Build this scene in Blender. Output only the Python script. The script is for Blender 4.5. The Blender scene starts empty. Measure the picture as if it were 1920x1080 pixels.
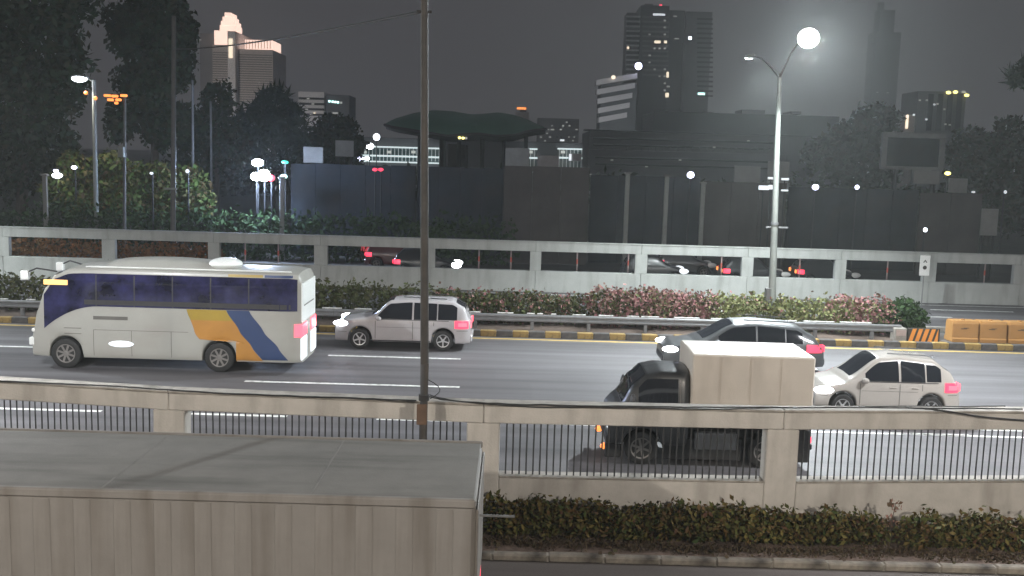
import bpy, math, random
import numpy as np
from mathutils import Vector, Matrix, Euler

random.seed(7)
RNG = np.random.default_rng(7)
SC = bpy.context.scene
COL = SC.collection
R = math.radians

# ------------------------------------------------------------------ camera
CAM_H = 6.4
FPX = 1900.0                      # focal length in photograph pixels (1920 wide)
PITCH, ROLL = 7.27, 1.6
cam_d = bpy.data.cameras.new('camera')
cam_d.sensor_width = 36.0
cam_d.lens = 36.0 * FPX / 1920.0
cam_d.clip_start, cam_d.clip_end = 0.1, 6000
cam = bpy.data.objects.new('camera', cam_d)
COL.objects.link(cam)
CAM_M = Matrix.Translation((0, 0, CAM_H)) @ Euler((R(90 - PITCH), 0, 0)).to_matrix().to_4x4() @ Matrix.Rotation(R(ROLL), 4, 'Z')
cam.matrix_world = CAM_M
SC.camera = cam

# ------------------------------------------------------------------ sky, exposure
w = bpy.data.worlds.new('World')
SC.world = w
w.use_nodes = True
wn, wl = w.node_tree.nodes, w.node_tree.links
wn.clear()
sky = wn.new('ShaderNodeTexSky')
sky.sky_type = 'NISHITA'
sky.sun_disc = False
sky.sun_elevation = R(-4.0)
sky.sun_rotation = R(250)
hsv = wn.new('ShaderNodeHueSaturation'); hsv.inputs['Saturation'].default_value = 0.2
tc = wn.new('ShaderNodeTexCoord')
sep = wn.new('ShaderNodeSeparateXYZ')
ramp = wn.new('ShaderNodeValToRGB')      # low cloud over the city: a little brighter towards the horizon
ramp.color_ramp.elements[0].position = 0.0
ramp.color_ramp.elements[0].color = (0.102, 0.098, 0.106, 1)
ramp.color_ramp.elements[1].position = 0.5
ramp.color_ramp.elements[1].color = (0.075, 0.071, 0.078, 1)
bgA = wn.new('ShaderNodeBackground'); bgA.inputs['Strength'].default_value = 0.02
bgB = wn.new('ShaderNodeBackground'); bgB.inputs['Strength'].default_value = 1.0
addw = wn.new('ShaderNodeAddShader')
wo = wn.new('ShaderNodeOutputWorld')
wl.new(sky.outputs[0], hsv.inputs['Color']); wl.new(hsv.outputs[0], bgA.inputs['Color'])
wl.new(tc.outputs['Generated'], sep.inputs[0]); wl.new(sep.outputs['Z'], ramp.inputs[0])
wl.new(ramp.outputs[0], bgB.inputs['Color'])
wl.new(bgA.outputs[0], addw.inputs[0]); wl.new(bgB.outputs[0], addw.inputs[1])
wl.new(addw.outputs[0], wo.inputs['Surface'])
HAZE_DENSITY = 0.00085
SC.view_settings.view_transform = 'Standard'
SC.view_settings.look = 'None'
SC.view_settings.exposure = 0.0
SC.view_settings.gamma = 1.0
SC.view_settings.use_curve_mapping = False
SC.render.engine = 'CYCLES'
SC.cycles.use_denoising = True
SC.cycles.max_bounces = 5
SC.cycles.diffuse_bounces = 2
SC.cycles.glossy_bounces = 2
SC.cycles.transmission_bounces = 3
SC.cycles.volume_bounces = 0
SC.cycles.transparent_max_bounces = 8
SC.cycles.sample_clamp_indirect = 3.0

MEDIAN_LAMP_W = 8600.0            # power of each lamp head on the median
SIDE_LAMP_W = 11500.0
KERB_LAMP_W = 8800.0            # lamps of the near carriageway, beyond both picture edges              # lamps on the camera's own side of the road


def P(px, py, d):
    """The place in the scene at distance d down the view (world Y) that stands at a point of the photograph."""
    v = CAM_M.to_3x3() @ Vector(((px - 960) / FPX, -(py - 540) / FPX, -1))
    v *= d / v.y
    return Vector((v.x, v.y, v.z + CAM_H))


# ------------------------------------------------------------------ materials
def new_mat(name):
    m = bpy.data.materials.new(name)
    m.use_nodes = True
    n, l = m.node_tree.nodes, m.node_tree.links
    return m, n, l, n['Principled BSDF']


def mat(name, col, rough=0.6, metal=0.0, var=0.12, scale=3.0, bump=0.0, bscale=40.0, spec=0.5, dirt=None, coat=0.0, stretch=None):
    """Colour with two scales of noise, optional dirt patches and fine relief."""
    m, n, l, b = new_mat(name)
    b.inputs['Roughness'].default_value = rough
    b.inputs['Metallic'].default_value = metal
    b.inputs['Specular IOR Level'].default_value = spec
    b.inputs['Coat Weight'].default_value = coat
    t = n.new('ShaderNodeTexCoord')
    vec = t.outputs['Object']
    if stretch:
        mp = n.new('ShaderNodeMapping'); mp.inputs['Scale'].default_value = stretch
        l.new(vec, mp.inputs[0]); vec = mp.outputs[0]
    no = n.new('ShaderNodeTexNoise'); no.inputs['Scale'].default_value = scale
    no.inputs['Detail'].default_value = 6.0; no.inputs['Roughness'].default_value = 0.65
    l.new(vec, no.inputs['Vector'])
    cr = n.new('ShaderNodeValToRGB')
    cr.color_ramp.elements[0].position = 0.3; cr.color_ramp.elements[1].position = 0.7
    lo = [max(0, c * (1 - var)) for c in col]; hi = [min(1, c * (1 + var)) for c in col]
    cr.color_ramp.elements[0].color = (*lo, 1); cr.color_ramp.elements[1].color = (*hi, 1)
    l.new(no.outputs['Fac'], cr.inputs[0])
    out = cr.outputs[0]
    if dirt:
        dcol, dscale, damt = dirt[:3]
        dn = n.new('ShaderNodeTexNoise'); dn.inputs['Scale'].default_value = dscale; dn.inputs['Detail'].default_value = 8
        if len(dirt) > 3:
            mp2 = n.new('ShaderNodeMapping'); mp2.inputs['Scale'].default_value = dirt[3]
            l.new(t.outputs['Object'], mp2.inputs[0]); l.new(mp2.outputs[0], dn.inputs['Vector'])
        else:
            l.new(t.outputs['Object'], dn.inputs['Vector'])
        dr = n.new('ShaderNodeValToRGB'); dr.color_ramp.elements[0].position = 0.48; dr.color_ramp.elements[1].position = 0.72
        dr.color_ramp.elements[0].color = (0, 0, 0, 1); dr.color_ramp.elements[1].color = (damt, damt, damt, 1)
        l.new(dn.outputs['Fac'], dr.inputs[0])
        mx = n.new('ShaderNodeMix'); mx.data_type = 'RGBA'
        l.new(dr.outputs[0], mx.inputs['Factor']); l.new(out, mx.inputs['A']); mx.inputs['B'].default_value = (*dcol, 1)
        out = mx.outputs['Result']
    l.new(out, b.inputs['Base Color'])
    if bump:
        bn = n.new('ShaderNodeTexNoise'); bn.inputs['Scale'].default_value = bscale; bn.inputs['Detail'].default_value = 4
        l.new(vec, bn.inputs['Vector'])
        bu = n.new('ShaderNodeBump'); bu.inputs['Strength'].default_value = bump; bu.inputs['Distance'].default_value = 0.02
        l.new(bn.outputs['Fac'], bu.inputs['Height']); l.new(bu.outputs[0], b.inputs['Normal'])
    return m


def emit(name, col, strength):
    m, n, l, b = new_mat(name)
    b.inputs['Base Color'].default_value = (*[c * 0.5 for c in col], 1)
    b.inputs['Emission Color'].default_value = (*col, 1)
    b.inputs['Emission Strength'].default_value = strength
    b.inputs['Roughness'].default_value = 0.3
    return m


def leaf_mat(name, cols, rough=0.6):
    """Each leaf takes one of several leaf colours."""
    m, n, l, b = new_mat(name)
    g = n.new('ShaderNodeNewGeometry')
    cr = n.new('ShaderNodeValToRGB')
    cr.color_ramp.interpolation = 'LINEAR'
    e = cr.color_ramp.elements
    e[0].color = (*cols[0], 1); e[1].color = (*cols[-1], 1)
    for i in range(1, len(cols) - 1):
        x = e.new(i / (len(cols) - 1)); x.color = (*cols[i], 1)
    l.new(g.outputs['Random Per Island'], cr.inputs[0])
    l.new(cr.outputs[0], b.inputs['Base Color'])
    b.inputs['Roughness'].default_value = rough
    b.inputs['Specular IOR Level'].default_value = 0.06
    return m


def asphalt(name, base):
    m, n, l, b = new_mat(name)
    t = n.new('ShaderNodeTexCoord')
    mp = n.new('ShaderNodeMapping'); mp.inputs['Scale'].default_value = (0.12, 0.9, 1)
    l.new(t.outputs['Object'], mp.inputs[0])
    a = n.new('ShaderNodeTexNoise'); a.inputs['Scale'].default_value = 1.2; a.inputs['Detail'].default_value = 8
    l.new(mp.outputs[0], a.inputs['Vector'])
    f = n.new('ShaderNodeTexNoise'); f.inputs['Scale'].default_value = 28; f.inputs['Detail'].default_value = 6; f.inputs['Roughness'].default_value = 0.75
    l.new(t.outputs['Object'], f.inputs['Vector'])
    mm = n.new('ShaderNodeMath'); mm.operation = 'ADD'
    l.new(a.outputs['Fac'], mm.inputs[0]); l.new(f.outputs['Fac'], mm.inputs[1])
    mp3 = n.new('ShaderNodeMapping'); mp3.inputs['Scale'].default_value = (0.025, 1.5, 1)
    l.new(t.outputs['Object'], mp3.inputs[0])
    st_ = n.new('ShaderNodeTexNoise'); st_.inputs['Scale'].default_value = 1.0; st_.inputs['Detail'].default_value = 5
    l.new(mp3.outputs[0], st_.inputs['Vector'])
    pt_ = n.new('ShaderNodeTexVoronoi'); pt_.inputs['Scale'].default_value = 0.45; pt_.distance = 'CHEBYCHEV'
    l.new(mp.outputs[0], pt_.inputs['Vector'])
    sx_ = n.new('ShaderNodeSeparateColor'); l.new(pt_.outputs['Color'], sx_.inputs[0])
    cr = n.new('ShaderNodeValToRGB'); cr.color_ramp.elements[0].position = 0.36; cr.color_ramp.elements[1].position = 0.66
    hv = n.new('ShaderNodeMath'); hv.operation = 'MULTIPLY'; hv.inputs[1].default_value = 0.5
    l.new(mm.outputs[0], hv.inputs[0]); l.new(hv.outputs[0], cr.inputs[0])
    cr.color_ramp.elements[0].color = (*[c * 0.72 for c in base], 1); cr.color_ramp.elements[1].color = (*[c * 1.28 for c in base], 1)
    sr = n.new('ShaderNodeMapRange'); sr.inputs['From Min'].default_value = 0.3; sr.inputs['From Max'].default_value = 0.7
    sr.inputs['To Min'].default_value = 0.70; sr.inputs['To Max'].default_value = 1.2
    l.new(st_.outputs['Fac'], sr.inputs['Value'])
    pr = n.new('ShaderNodeMapRange'); pr.inputs['To Min'].default_value = 0.88; pr.inputs['To Max'].default_value = 1.08
    l.new(sx_.outputs[0], pr.inputs['Value'])
    m2 = n.new('ShaderNodeMath'); m2.operation = 'MULTIPLY'; l.new(sr.outputs[0], m2.inputs[0]); l.new(pr.outputs[0], m2.inputs[1])
    vm = n.new('ShaderNodeVectorMath'); vm.operation = 'SCALE'
    l.new(cr.outputs[0], vm.inputs[0]); l.new(m2.outputs[0], vm.inputs['Scale'])
    l.new(vm.outputs[0], b.inputs['Base Color'])
    b.inputs['Roughness'].default_value = 0.62
    b.inputs['Specular IOR Level'].default_value = 0.35
    bu = n.new('ShaderNodeBump'); bu.inputs['Strength'].default_value = 0.25; bu.inputs['Distance'].default_value = 0.01
    l.new(f.outputs['Fac'], bu.inputs['Height']); l.new(bu.outputs[0], b.inputs['Normal'])
    return m


M = {}
M['asphalt'] = asphalt('asphalt', (0.125, 0.120, 0.126))
M['asphalt_near'] = asphalt('old_asphalt', (0.12, 0.108, 0.102))
M['ground'] = mat('bare_ground', (0.06, 0.06, 0.055), 0.9, var=0.3, scale=0.3)
M['soil'] = mat('soil', (0.11, 0.078, 0.062), 0.95, var=0.4, scale=4, bump=0.8, bscale=12)
M['concrete'] = mat('painted_concrete', (0.43, 0.445, 0.43), 0.8, var=0.08, scale=1.2, bump=0.15, dirt=((0.22, 0.215, 0.20), 1.4, 0.5, (1.6, 1, 0.28)))
M['concrete_near'] = mat('weathered_concrete', (0.45, 0.43, 0.40), 0.85, var=0.10, scale=2.5, bump=0.35, bscale=30, dirt=((0.22, 0.205, 0.185), 1.6, 0.6, (1.5, 1, 0.35)))
M['concrete_cap'] = mat('stained_concrete_top', (0.30, 0.28, 0.25), 0.9, var=0.25, scale=3, bump=0.4, dirt=((0.08, 0.075, 0.06), 2.0, 0.8))
M['bar'] = mat('dark_iron', (0.035, 0.035, 0.036), 0.6, var=0.3, scale=9, spec=0.3)
M['line_white'] = mat('white_road_paint', (0.78, 0.78, 0.75), 0.6, var=0.12, scale=6, dirt=((0.22, 0.22, 0.21), 7, 0.75))
M['line_yellow'] = mat('yellow_road_paint', (0.80, 0.56, 0.16), 0.6, var=0.12, scale=6, dirt=((0.3, 0.2, 0.1), 5, 0.4))
M['kerb_yellow'] = mat('yellow_kerb_paint', (0.34, 0.23, 0.075), 0.75, var=0.25, scale=5, dirt=((0.12, 0.09, 0.05), 6, 0.6))
M['kerb_black'] = mat('black_kerb_paint', (0.085, 0.08, 0.08), 0.8, var=0.25, scale=5, dirt=((0.14, 0.12, 0.1), 6, 0.5))
M['kerb_worn'] = mat('worn_white_kerb', (0.20, 0.18, 0.15), 0.85, var=0.4, scale=4, dirt=((0.04, 0.034, 0.028), 2.2, 1.0))
M['galv'] = mat('galvanised_steel', (0.22, 0.225, 0.23), 0.55, metal=0.3, var=0.12, scale=5, dirt=((0.18, 0.17, 0.16), 3, 0.5))
M['pole_dark'] = mat('weathered_pole', (0.042, 0.04, 0.038), 0.7, metal=0.0, var=0.3, scale=7, dirt=((0.085, 0.07, 0.058), 4, 0.6, (1, 1, 0.3)))
M['pole_pale'] = mat('pale_pole', (0.22, 0.235, 0.215), 0.55, var=0.1, scale=5, dirt=((0.3, 0.3, 0.28), 4, 0.5, (1, 1, 0.3)))
M['pole_grey'] = mat('grey_pole', (0.10, 0.098, 0.095), 0.6, var=0.15, scale=5)
M['black'] = mat('black_rubber', (0.018, 0.018, 0.018), 0.75, var=0.2, scale=20)
M['trim'] = mat('dark_trim', (0.03, 0.03, 0.032), 0.5, var=0.15, scale=6)
M['rim'] = mat('wheel_rim', (0.55, 0.56, 0.57), 0.3, metal=0.8, var=0.1)
M['rim_dark'] = mat('dusty_wheel_rim', (0.20, 0.19, 0.18), 0.6, metal=0.4, var=0.2)
M['glass'] = mat('dark_car_glass', (0.012, 0.014, 0.018), 0.06, var=0.1, spec=0.7)
M['glass_bus'] = mat('blue_tinted_glass', (0.020, 0.020, 0.062), 0.08, var=0.95, scale=1.1, spec=0.6)
M['white_paint'] = mat('white_car_paint', (0.42, 0.405, 0.415), 0.25, var=0.04, scale=2, coat=0.5, dirt=((0.35, 0.33, 0.31), 1.5, 0.3))
M['cream_paint'] = mat('cream_white_car_paint', (0.36, 0.335, 0.305), 0.25, var=0.04, scale=2, coat=0.5, dirt=((0.35, 0.33, 0.31), 1.5, 0.3))
M['silver_paint'] = mat('dark_grey_car_paint', (0.075, 0.079, 0.082), 0.35, metal=0.2, var=0.05, scale=2, coat=0.5)
M['silver_roof'] = mat('grey_car_roof', (0.045, 0.049, 0.05), 0.5, var=0.06, scale=2)
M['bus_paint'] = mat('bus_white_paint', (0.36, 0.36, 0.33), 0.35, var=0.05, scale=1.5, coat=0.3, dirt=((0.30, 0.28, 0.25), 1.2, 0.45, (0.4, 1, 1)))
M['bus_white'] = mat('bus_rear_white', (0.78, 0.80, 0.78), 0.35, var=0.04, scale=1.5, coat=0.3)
M['bus_orange'] = mat('bus_orange_paint', (0.45, 0.215, 0.045), 0.35, var=0.12, scale=1.2, coat=0.3)
M['bus_yellow'] = mat('bus_yellow_paint', (0.36, 0.25, 0.035), 0.35, var=0.12, scale=1.2, coat=0.3)
M['bus_blue'] = mat('bus_blue_paint', (0.03, 0.055, 0.14), 0.35, var=0.1, scale=1.2, coat=0.3)
M['panel_line'] = mat('panel_gap', (0.12, 0.115, 0.105), 0.7, var=0.15)
M['cargo_cream'] = mat('cream_cargo_panel', (0.48, 0.43, 0.37), 0.6, var=0.06, scale=1.5, bump=0.1, dirt=((0.3, 0.26, 0.22), 1.4, 0.5, (1.4, 1, 0.4)))
M['cab_dark'] = mat('dark_cab_paint', (0.03, 0.032, 0.034), 0.35, var=0.1, coat=0.3)
M['truck_roof'] = mat('dusty_truck_roof', (0.15, 0.146, 0.136), 0.8, var=0.14, scale=1.6, bump=0.2, dirt=((0.06, 0.058, 0.052), 0.9, 0.8, (0.35, 2.5, 1)))
M['truck_side'] = mat('dusty_truck_side', (0.18, 0.172, 0.162), 0.7, var=0.1, scale=1.6, bump=0.12, dirt=((0.10, 0.088, 0.075), 1.2, 0.8, (2.6, 1, 0.22)))
M['orange_plastic'] = mat('orange_plastic', (0.42, 0.22, 0.075), 0.5, var=0.12, scale=2.5, dirt=((0.35, 0.16, 0.05), 2.5, 0.5))
M['orange_sheet'] = mat('orange_reflective', (0.85, 0.33, 0.06), 0.4, var=0.08)
M['sign_white'] = mat('white_sign_sheet', (0.8, 0.8, 0.78), 0.4, var=0.05)
M['mark_dark'] = mat('dark_print', (0.05, 0.045, 0.04), 0.6, var=0.1)
M['board_pale'] = mat('pale_board', (0.24, 0.24, 0.23), 0.8, var=0.15, scale=1.0)
M['hoard_dark'] = mat('dark_hoarding', (0.028, 0.032, 0.038), 0.9, var=0.3, spec=0.1, scale=0.5, dirt=((0.05, 0.042, 0.04), 0.6, 0.6))
M['hoard_mid'] = mat('brown_hoarding', (0.085, 0.075, 0.072), 0.9, spec=0.1, var=0.2, scale=0.6, dirt=((0.06, 0.055, 0.05), 0.6, 0.6, (1.5, 1, 0.4)))
M['steel_pale'] = mat('pale_steel_frame', (0.28, 0.28, 0.27), 0.6, var=0.1)
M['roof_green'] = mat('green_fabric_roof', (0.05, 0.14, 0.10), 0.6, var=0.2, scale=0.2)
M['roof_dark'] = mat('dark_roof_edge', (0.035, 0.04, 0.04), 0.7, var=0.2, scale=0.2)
M['bldg_dark'] = mat('dark_facade', (0.07, 0.075, 0.085), 0.7, var=0.15, scale=0.05)
M['bldg_grey'] = mat('grey_facade', (0.16, 0.16, 0.17), 0.75, var=0.12, scale=0.05)
M['bldg_pale'] = mat('pale_facade', (0.62, 0.61, 0.62), 0.75, var=0.08, scale=0.05)
M['bldg_warm'] = mat('warm_pale_facade', (0.55, 0.50, 0.48), 0.75, var=0.08, scale=0.05)
M['win_dark'] = mat('dark_window', (0.02, 0.022, 0.026), 0.15, var=0.3, scale=0.2)
M['bark'] = mat('bark', (0.07, 0.055, 0.04), 0.9, var=0.3, scale=4, bump=0.5)
M['cable'] = mat('black_cable', (0.02, 0.02, 0.02), 0.6, var=0.2)
M['leaf_tree'] = leaf_mat('tree_leaf', [(0.022, 0.035, 0.018), (0.035, 0.055, 0.025), (0.05, 0.045, 0.025), (0.03, 0.05, 0.03)])
M['leaf_palm'] = leaf_mat('palm_leaf', [(0.025, 0.045, 0.03), (0.04, 0.065, 0.035)])
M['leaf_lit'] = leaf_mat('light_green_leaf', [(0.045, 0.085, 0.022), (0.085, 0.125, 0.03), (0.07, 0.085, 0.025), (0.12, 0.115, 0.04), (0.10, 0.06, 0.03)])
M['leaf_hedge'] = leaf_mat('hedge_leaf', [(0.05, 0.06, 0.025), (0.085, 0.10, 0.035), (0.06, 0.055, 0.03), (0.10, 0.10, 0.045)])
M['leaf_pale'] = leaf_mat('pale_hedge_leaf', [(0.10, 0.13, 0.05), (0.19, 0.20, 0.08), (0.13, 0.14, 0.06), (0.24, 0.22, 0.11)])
M['leaf_dark'] = leaf_mat('dark_shrub_leaf', [(0.02, 0.04, 0.015), (0.04, 0.07, 0.025), (0.03, 0.05, 0.02)])
M['blossom'] = leaf_mat('pink_blossom', [(0.20, 0.10, 0.09), (0.30, 0.14, 0.15), (0.16, 0.10, 0.07), (0.33, 0.19, 0.18)])
M['leaf_near'] = leaf_mat('near_hedge_leaf', [(0.035, 0.028, 0.015), (0.075, 0.085, 0.028), (0.11, 0.065, 0.028), (0.04, 0.065, 0.022), (0.16, 0.13, 0.045), (0.075, 0.038, 0.028)])
M['grass'] = leaf_mat('verge_weed', [(0.075, 0.045, 0.03), (0.09, 0.07, 0.038), (0.06, 0.042, 0.034), (0.065, 0.06, 0.03)])
M['leaf_warmlit'] = leaf_mat('warmlit_leaf', [(0.22, 0.09, 0.04), (0.16, 0.10, 0.05), (0.28, 0.12, 0.05), (0.10, 0.08, 0.04)])  # warm orange light put into the leaf colours
M['E_lamp'] = emit('white_lamp_glass', (0.92, 0.98, 1.0), 60)
M['E_white'] = emit('cold_white_light', (0.86, 0.92, 1.0), 9)
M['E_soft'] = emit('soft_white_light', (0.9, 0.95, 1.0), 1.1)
M['E_strip'] = emit('cold_white_strip', (0.82, 0.95, 0.97), 0.9)
M['E_head'] = emit('headlamp_light', (0.92, 0.94, 1.0), 14)
M['E_blue'] = emit('blue_white_light', (0.72, 0.72, 1.0), 9)
M['E_red'] = emit('red_tail_light', (1.0, 0.05, 0.10), 2.2)
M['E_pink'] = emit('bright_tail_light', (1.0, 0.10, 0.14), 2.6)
M['E_orange'] = emit('orange_light', (1.0, 0.30, 0.07), 1.9)
M['E_amber'] = emit('amber_display', (1.0, 0.60, 0.20), 1.6)
M['E_yellow'] = emit('yellow_light', (1.0, 0.85, 0.25), 3.5)
M['E_green'] = emit('green_light', (0.05, 0.75, 0.45), 1.6)
M['E_teal'] = emit('teal_white_light', (0.6, 1.0, 0.95), 3)
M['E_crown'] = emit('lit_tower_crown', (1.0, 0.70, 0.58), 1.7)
M['E_warmwin'] = emit('warm_lit_window', (1.0, 0.82, 0.62), 1.6)
M['E_dimwin'] = emit('dim_lit_window', (0.9, 0.9, 0.85), 0.35)


# ------------------------------------------------------------------ mesh helpers
class MB:
    def __init__(self):
        self.v, self.f = [], []

    def add(self, vs, fs):
        b = len(self.v)
        self.v += [tuple(x) for x in vs]
        self.f += [tuple(i + b for i in q) for q in fs]
        return self

    def box(self, x0, x1, y0, y1, z0, z1, m=None):
        vs = [(x0, y0, z0), (x1, y0, z0), (x1, y1, z0), (x0, y1, z0), (x0, y0, z1), (x1, y0, z1), (x1, y1, z1), (x0, y1, z1)]
        if m is not None:
            vs = [m @ Vector(v) for v in vs]
        return self.add(vs, [(0, 3, 2, 1), (4, 5, 6, 7), (0, 1, 5, 4), (1, 2, 6, 5), (2, 3, 7, 6), (3, 0, 4, 7)])

    def cbox(self, x0, x1, y0, y1, z0, z1, c=0.02, m=None):
        """Box with chamfered edges."""
        vs, fs = [], []
        def pt(sx, sy, sz, ax):
            x = (x1 if sx else x0); y = (y1 if sy else y0); z = (z1 if sz else z0)
            if ax != 0: x += -c if sx else c
            if ax != 1: y += -c if sy else c
            if ax != 2: z += -c if sz else c
            return (x, y, z)
        idx = {}
        for sx in (0, 1):
            for sy in (0, 1):
                for sz in (0, 1):
                    for ax in (0, 1, 2):
                        idx[(sx, sy, sz, ax)] = len(vs); vs.append(pt(sx, sy, sz, ax))
        i = idx
        for s in (0, 1):
            q = [i[(s, 0, 0, 0)], i[(s, 1, 0, 0)], i[(s, 1, 1, 0)], i[(s, 0, 1, 0)]]; fs.append(q if s else q[::-1])
            q = [i[(0, s, 0, 1)], i[(0, s, 1, 1)], i[(1, s, 1, 1)], i[(1, s, 0, 1)]]; fs.append(q if s else q[::-1])
            q = [i[(0, 0, s, 2)], i[(1, 0, s, 2)], i[(1, 1, s, 2)], i[(0, 1, s, 2)]]; fs.append(q if s else q[::-1])
        for a in (0, 1):
            for b_ in (0, 1):
                q = [i[(a, b_, 0, 0)], i[(a, b_, 1, 0)], i[(a, b_, 1, 1)], i[(a, b_, 0, 1)]]; fs.append(q if a == b_ else q[::-1])
                q = [i[(a, 0, b_, 0)], i[(a, 1, b_, 0)], i[(a, 1, b_, 2)], i[(a, 0, b_, 2)]]; fs.append(q[::-1] if a == b_ else q)
                q = [i[(0, a, b_, 1)], i[(1, a, b_, 1)], i[(1, a, b_, 2)], i[(0, a, b_, 2)]]; fs.append(q if a == b_ else q[::-1])
        for sx in (0, 1):
            for sy in (0, 1):
                for sz in (0, 1):
                    q = [i[(sx, sy, sz, 0)], i[(sx, sy, sz, 1)], i[(sx, sy, sz, 2)]]
                    fs.append(q if (sx + sy + sz) % 2 == 1 else q[::-1])
        if m is not None:
            vs = [m @ Vector(v) for v in vs]
        return self.add(vs, fs)

    def tube(self, pts, r, n=8, caps=True):
        pts = [Vector(p) for p in pts]
        rs = r if isinstance(r, (list, tuple)) else [r] * len(pts)
        vs, fs = [], []
        for k, p in enumerate(pts):
            a = pts[max(0, k - 1)]; b = pts[min(len(pts) - 1, k + 1)]
            d = (b - a).normalized()
            u = d.cross(Vector((0, 0, 1)))
            if u.length < 1e-3: u = Vector((1, 0, 0))
            u.normalize(); v = d.cross(u)
            for j in range(n):
                t = 2 * math.pi * j / n
                vs.append(p + (u * math.cos(t) + v * math.sin(t)) * rs[k])
        for k in range(len(pts) - 1):
            for j in range(n):
                j2 = (j + 1) % n
                fs.append((k * n + j, k * n + j2, (k + 1) * n + j2, (k + 1) * n + j))
        if caps:
            fs.append(tuple(range(n)))
            fs.append(tuple(reversed(range((len(pts) - 1) * n, len(pts) * n))))
        return self.add(vs, fs)

    def lathe_y(self, prof, cx, cy, cz, n=24):
        """Revolve (radius, y) points about an axis along Y."""
        vs, fs = [], []
        for r_, y in prof:
            for j in range(n):
                t = 2 * math.pi * j / n
                vs.append((cx + r_ * math.cos(t), cy + y, cz + r_ * math.sin(t)))
        for k in range(len(prof) - 1):
            for j in range(n):
                j2 = (j + 1) % n
                fs.append((k * n + j, k * n + j2, (k + 1) * n + j2, (k + 1) * n + j))
        fs.append(tuple(range(n)))
        fs.append(tuple(reversed(range((len(prof) - 1) * n, len(prof) * n))))
        return self.add(vs, fs)

    def ellipsoid(self, c, rx, ry, rz, nu=12, nv=8):
        vs, fs = [], []
        for i in range(nv + 1):
            a = -math.pi / 2 + math.pi * i / nv
            for j in range(nu):
                t = 2 * math.pi * j / nu
                vs.append((c[0] + rx * math.cos(a) * math.cos(t), c[1] + ry * math.cos(a) * math.sin(t), c[2] + rz * math.sin(a)))
        for i in range(nv):
            for j in range(nu):
                j2 = (j + 1) % nu
                fs.append((i * nu + j, i * nu + j2, (i + 1) * nu + j2, (i + 1) * nu + j))
        return self.add(vs, fs)

    def grid(self, rows):
        n = len(rows[0]); vs = [p for r_ in rows for p in r_]
        fs = [(i * n + j, i * n + j + 1, (i + 1) * n + j + 1, (i + 1) * n + j) for i in range(len(rows) - 1) for j in range(n - 1)]
        return self.add(vs, fs)

    def build(self, name, m, parent=None, smooth=False, loc=None):
        me = bpy.data.meshes.new(name)
        me.from_pydata(self.v, [], self.f)
        me.update()
        if smooth:
            me.polygons.foreach_set('use_smooth', [True] * len(me.polygons))
            try: me.set_sharp_from_angle(angle=R(38))
            except Exception: pass
        o = bpy.data.objects.new(name, me)
        COL.objects.link(o)
        me.materials.append(m)
        if parent: o.parent = parent
        if loc is not None: o.location = loc
        return o


def tag(o, label=None, cat=None, group=None, kind=None):
    if label: o['label'] = label
    if cat: o['category'] = cat
    if group: o['group'] = group
    if kind: o['kind'] = kind
    return o


def empty(name, loc, label, cat, group=None, rz=0.0):
    o = bpy.data.objects.new(name, None)
    COL.objects.link(o)
    o.location = loc
    o.rotation_euler = (0, 0, rz)
    o.empty_display_size = 0.3
    return tag(o, label, cat, group)


def clone(src_mesh_obj, parent, loc=(0, 0, 0), rot=(0, 0, 0), scale=None):
    c = src_mesh_obj.copy()
    COL.objects.link(c)
    c.parent = parent; c.location = loc; c.rotation_euler = rot
    if scale: c.scale = scale
    return c


def leaves(name, blobs, n, size, m, parent=None, aspect=0.55, shell=0.55, droop=0.0, rng=RNG):
    """Leaf quads spread through ellipsoids ((x,y,z),(rx,ry,rz)); more of them near the outside."""
    vol = np.array([b[1][0] * b[1][1] * b[1][2] for b in blobs]) ** 0.67
    cnt = rng.multinomial(n, vol / vol.sum())
    C = []
    for (c, r_), k in zip(blobs, cnt):
        if k == 0: continue
        d = rng.normal(size=(k, 3)); d /= np.linalg.norm(d, axis=1)[:, None]
        rad = (shell + (1 - shell) * rng.random(k) ** 0.6) * (1 + 0.10 * rng.normal(size=k))
        # clumps: pull towards a few random directions
        cl = rng.normal(size=(14, 3)); cl /= np.linalg.norm(cl, axis=1)[:, None]
        dots = (d @ cl.T).max(axis=1)
        rad *= 0.72 + 0.34 * np.clip((dots - 0.55) / 0.45, 0, 1)
        C.append(np.array(c) + d * rad[:, None] * np.array(r_))
    C = np.concatenate(C); k = len(C)
    a = rng.normal(size=(k, 3)); a[:, 2] -= droop; a /= np.linalg.norm(a, axis=1)[:, None]
    b = rng.normal(size=(k, 3)); b -= (a * b).sum(1)[:, None] * a; b /= np.linalg.norm(b, axis=1)[:, None]
    s = size * (0.55 + 0.9 * rng.random(k))[:, None]
    A, B = a * s, b * s * aspect
    V = np.stack([C - A, C + B, C + A, C - B], axis=1).reshape(-1, 3)
    me = bpy.data.meshes.new(name)
    me.vertices.add(4 * k); me.vertices.foreach_set('co', V.astype(np.float32).ravel())
    me.loops.add(4 * k); me.loops.foreach_set('vertex_index', np.arange(4 * k, dtype=np.int32))
    me.polygons.add(k); me.polygons.foreach_set('loop_start', np.arange(0, 4 * k, 4, dtype=np.int32))
    me.update(calc_edges=True)
    me.validate()
    me.materials.append(m)
    o = bpy.data.objects.new(name, me)
    COL.objects.link(o)
    if parent: o.parent = parent
    return o


# ------------------------------------------------------------------ the ground, roads, kerbs
def sheet(name, x0, x1, y0, y1, z, m, kind='structure'):
    b = MB()
    b.add([(x0, y0, z), (x1, y0, z), (x1, y1, z), (x0, y1, z)], [(0, 1, 2, 3)])
    o = b.build(name, m)
    return tag(o, kind=kind)


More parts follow.
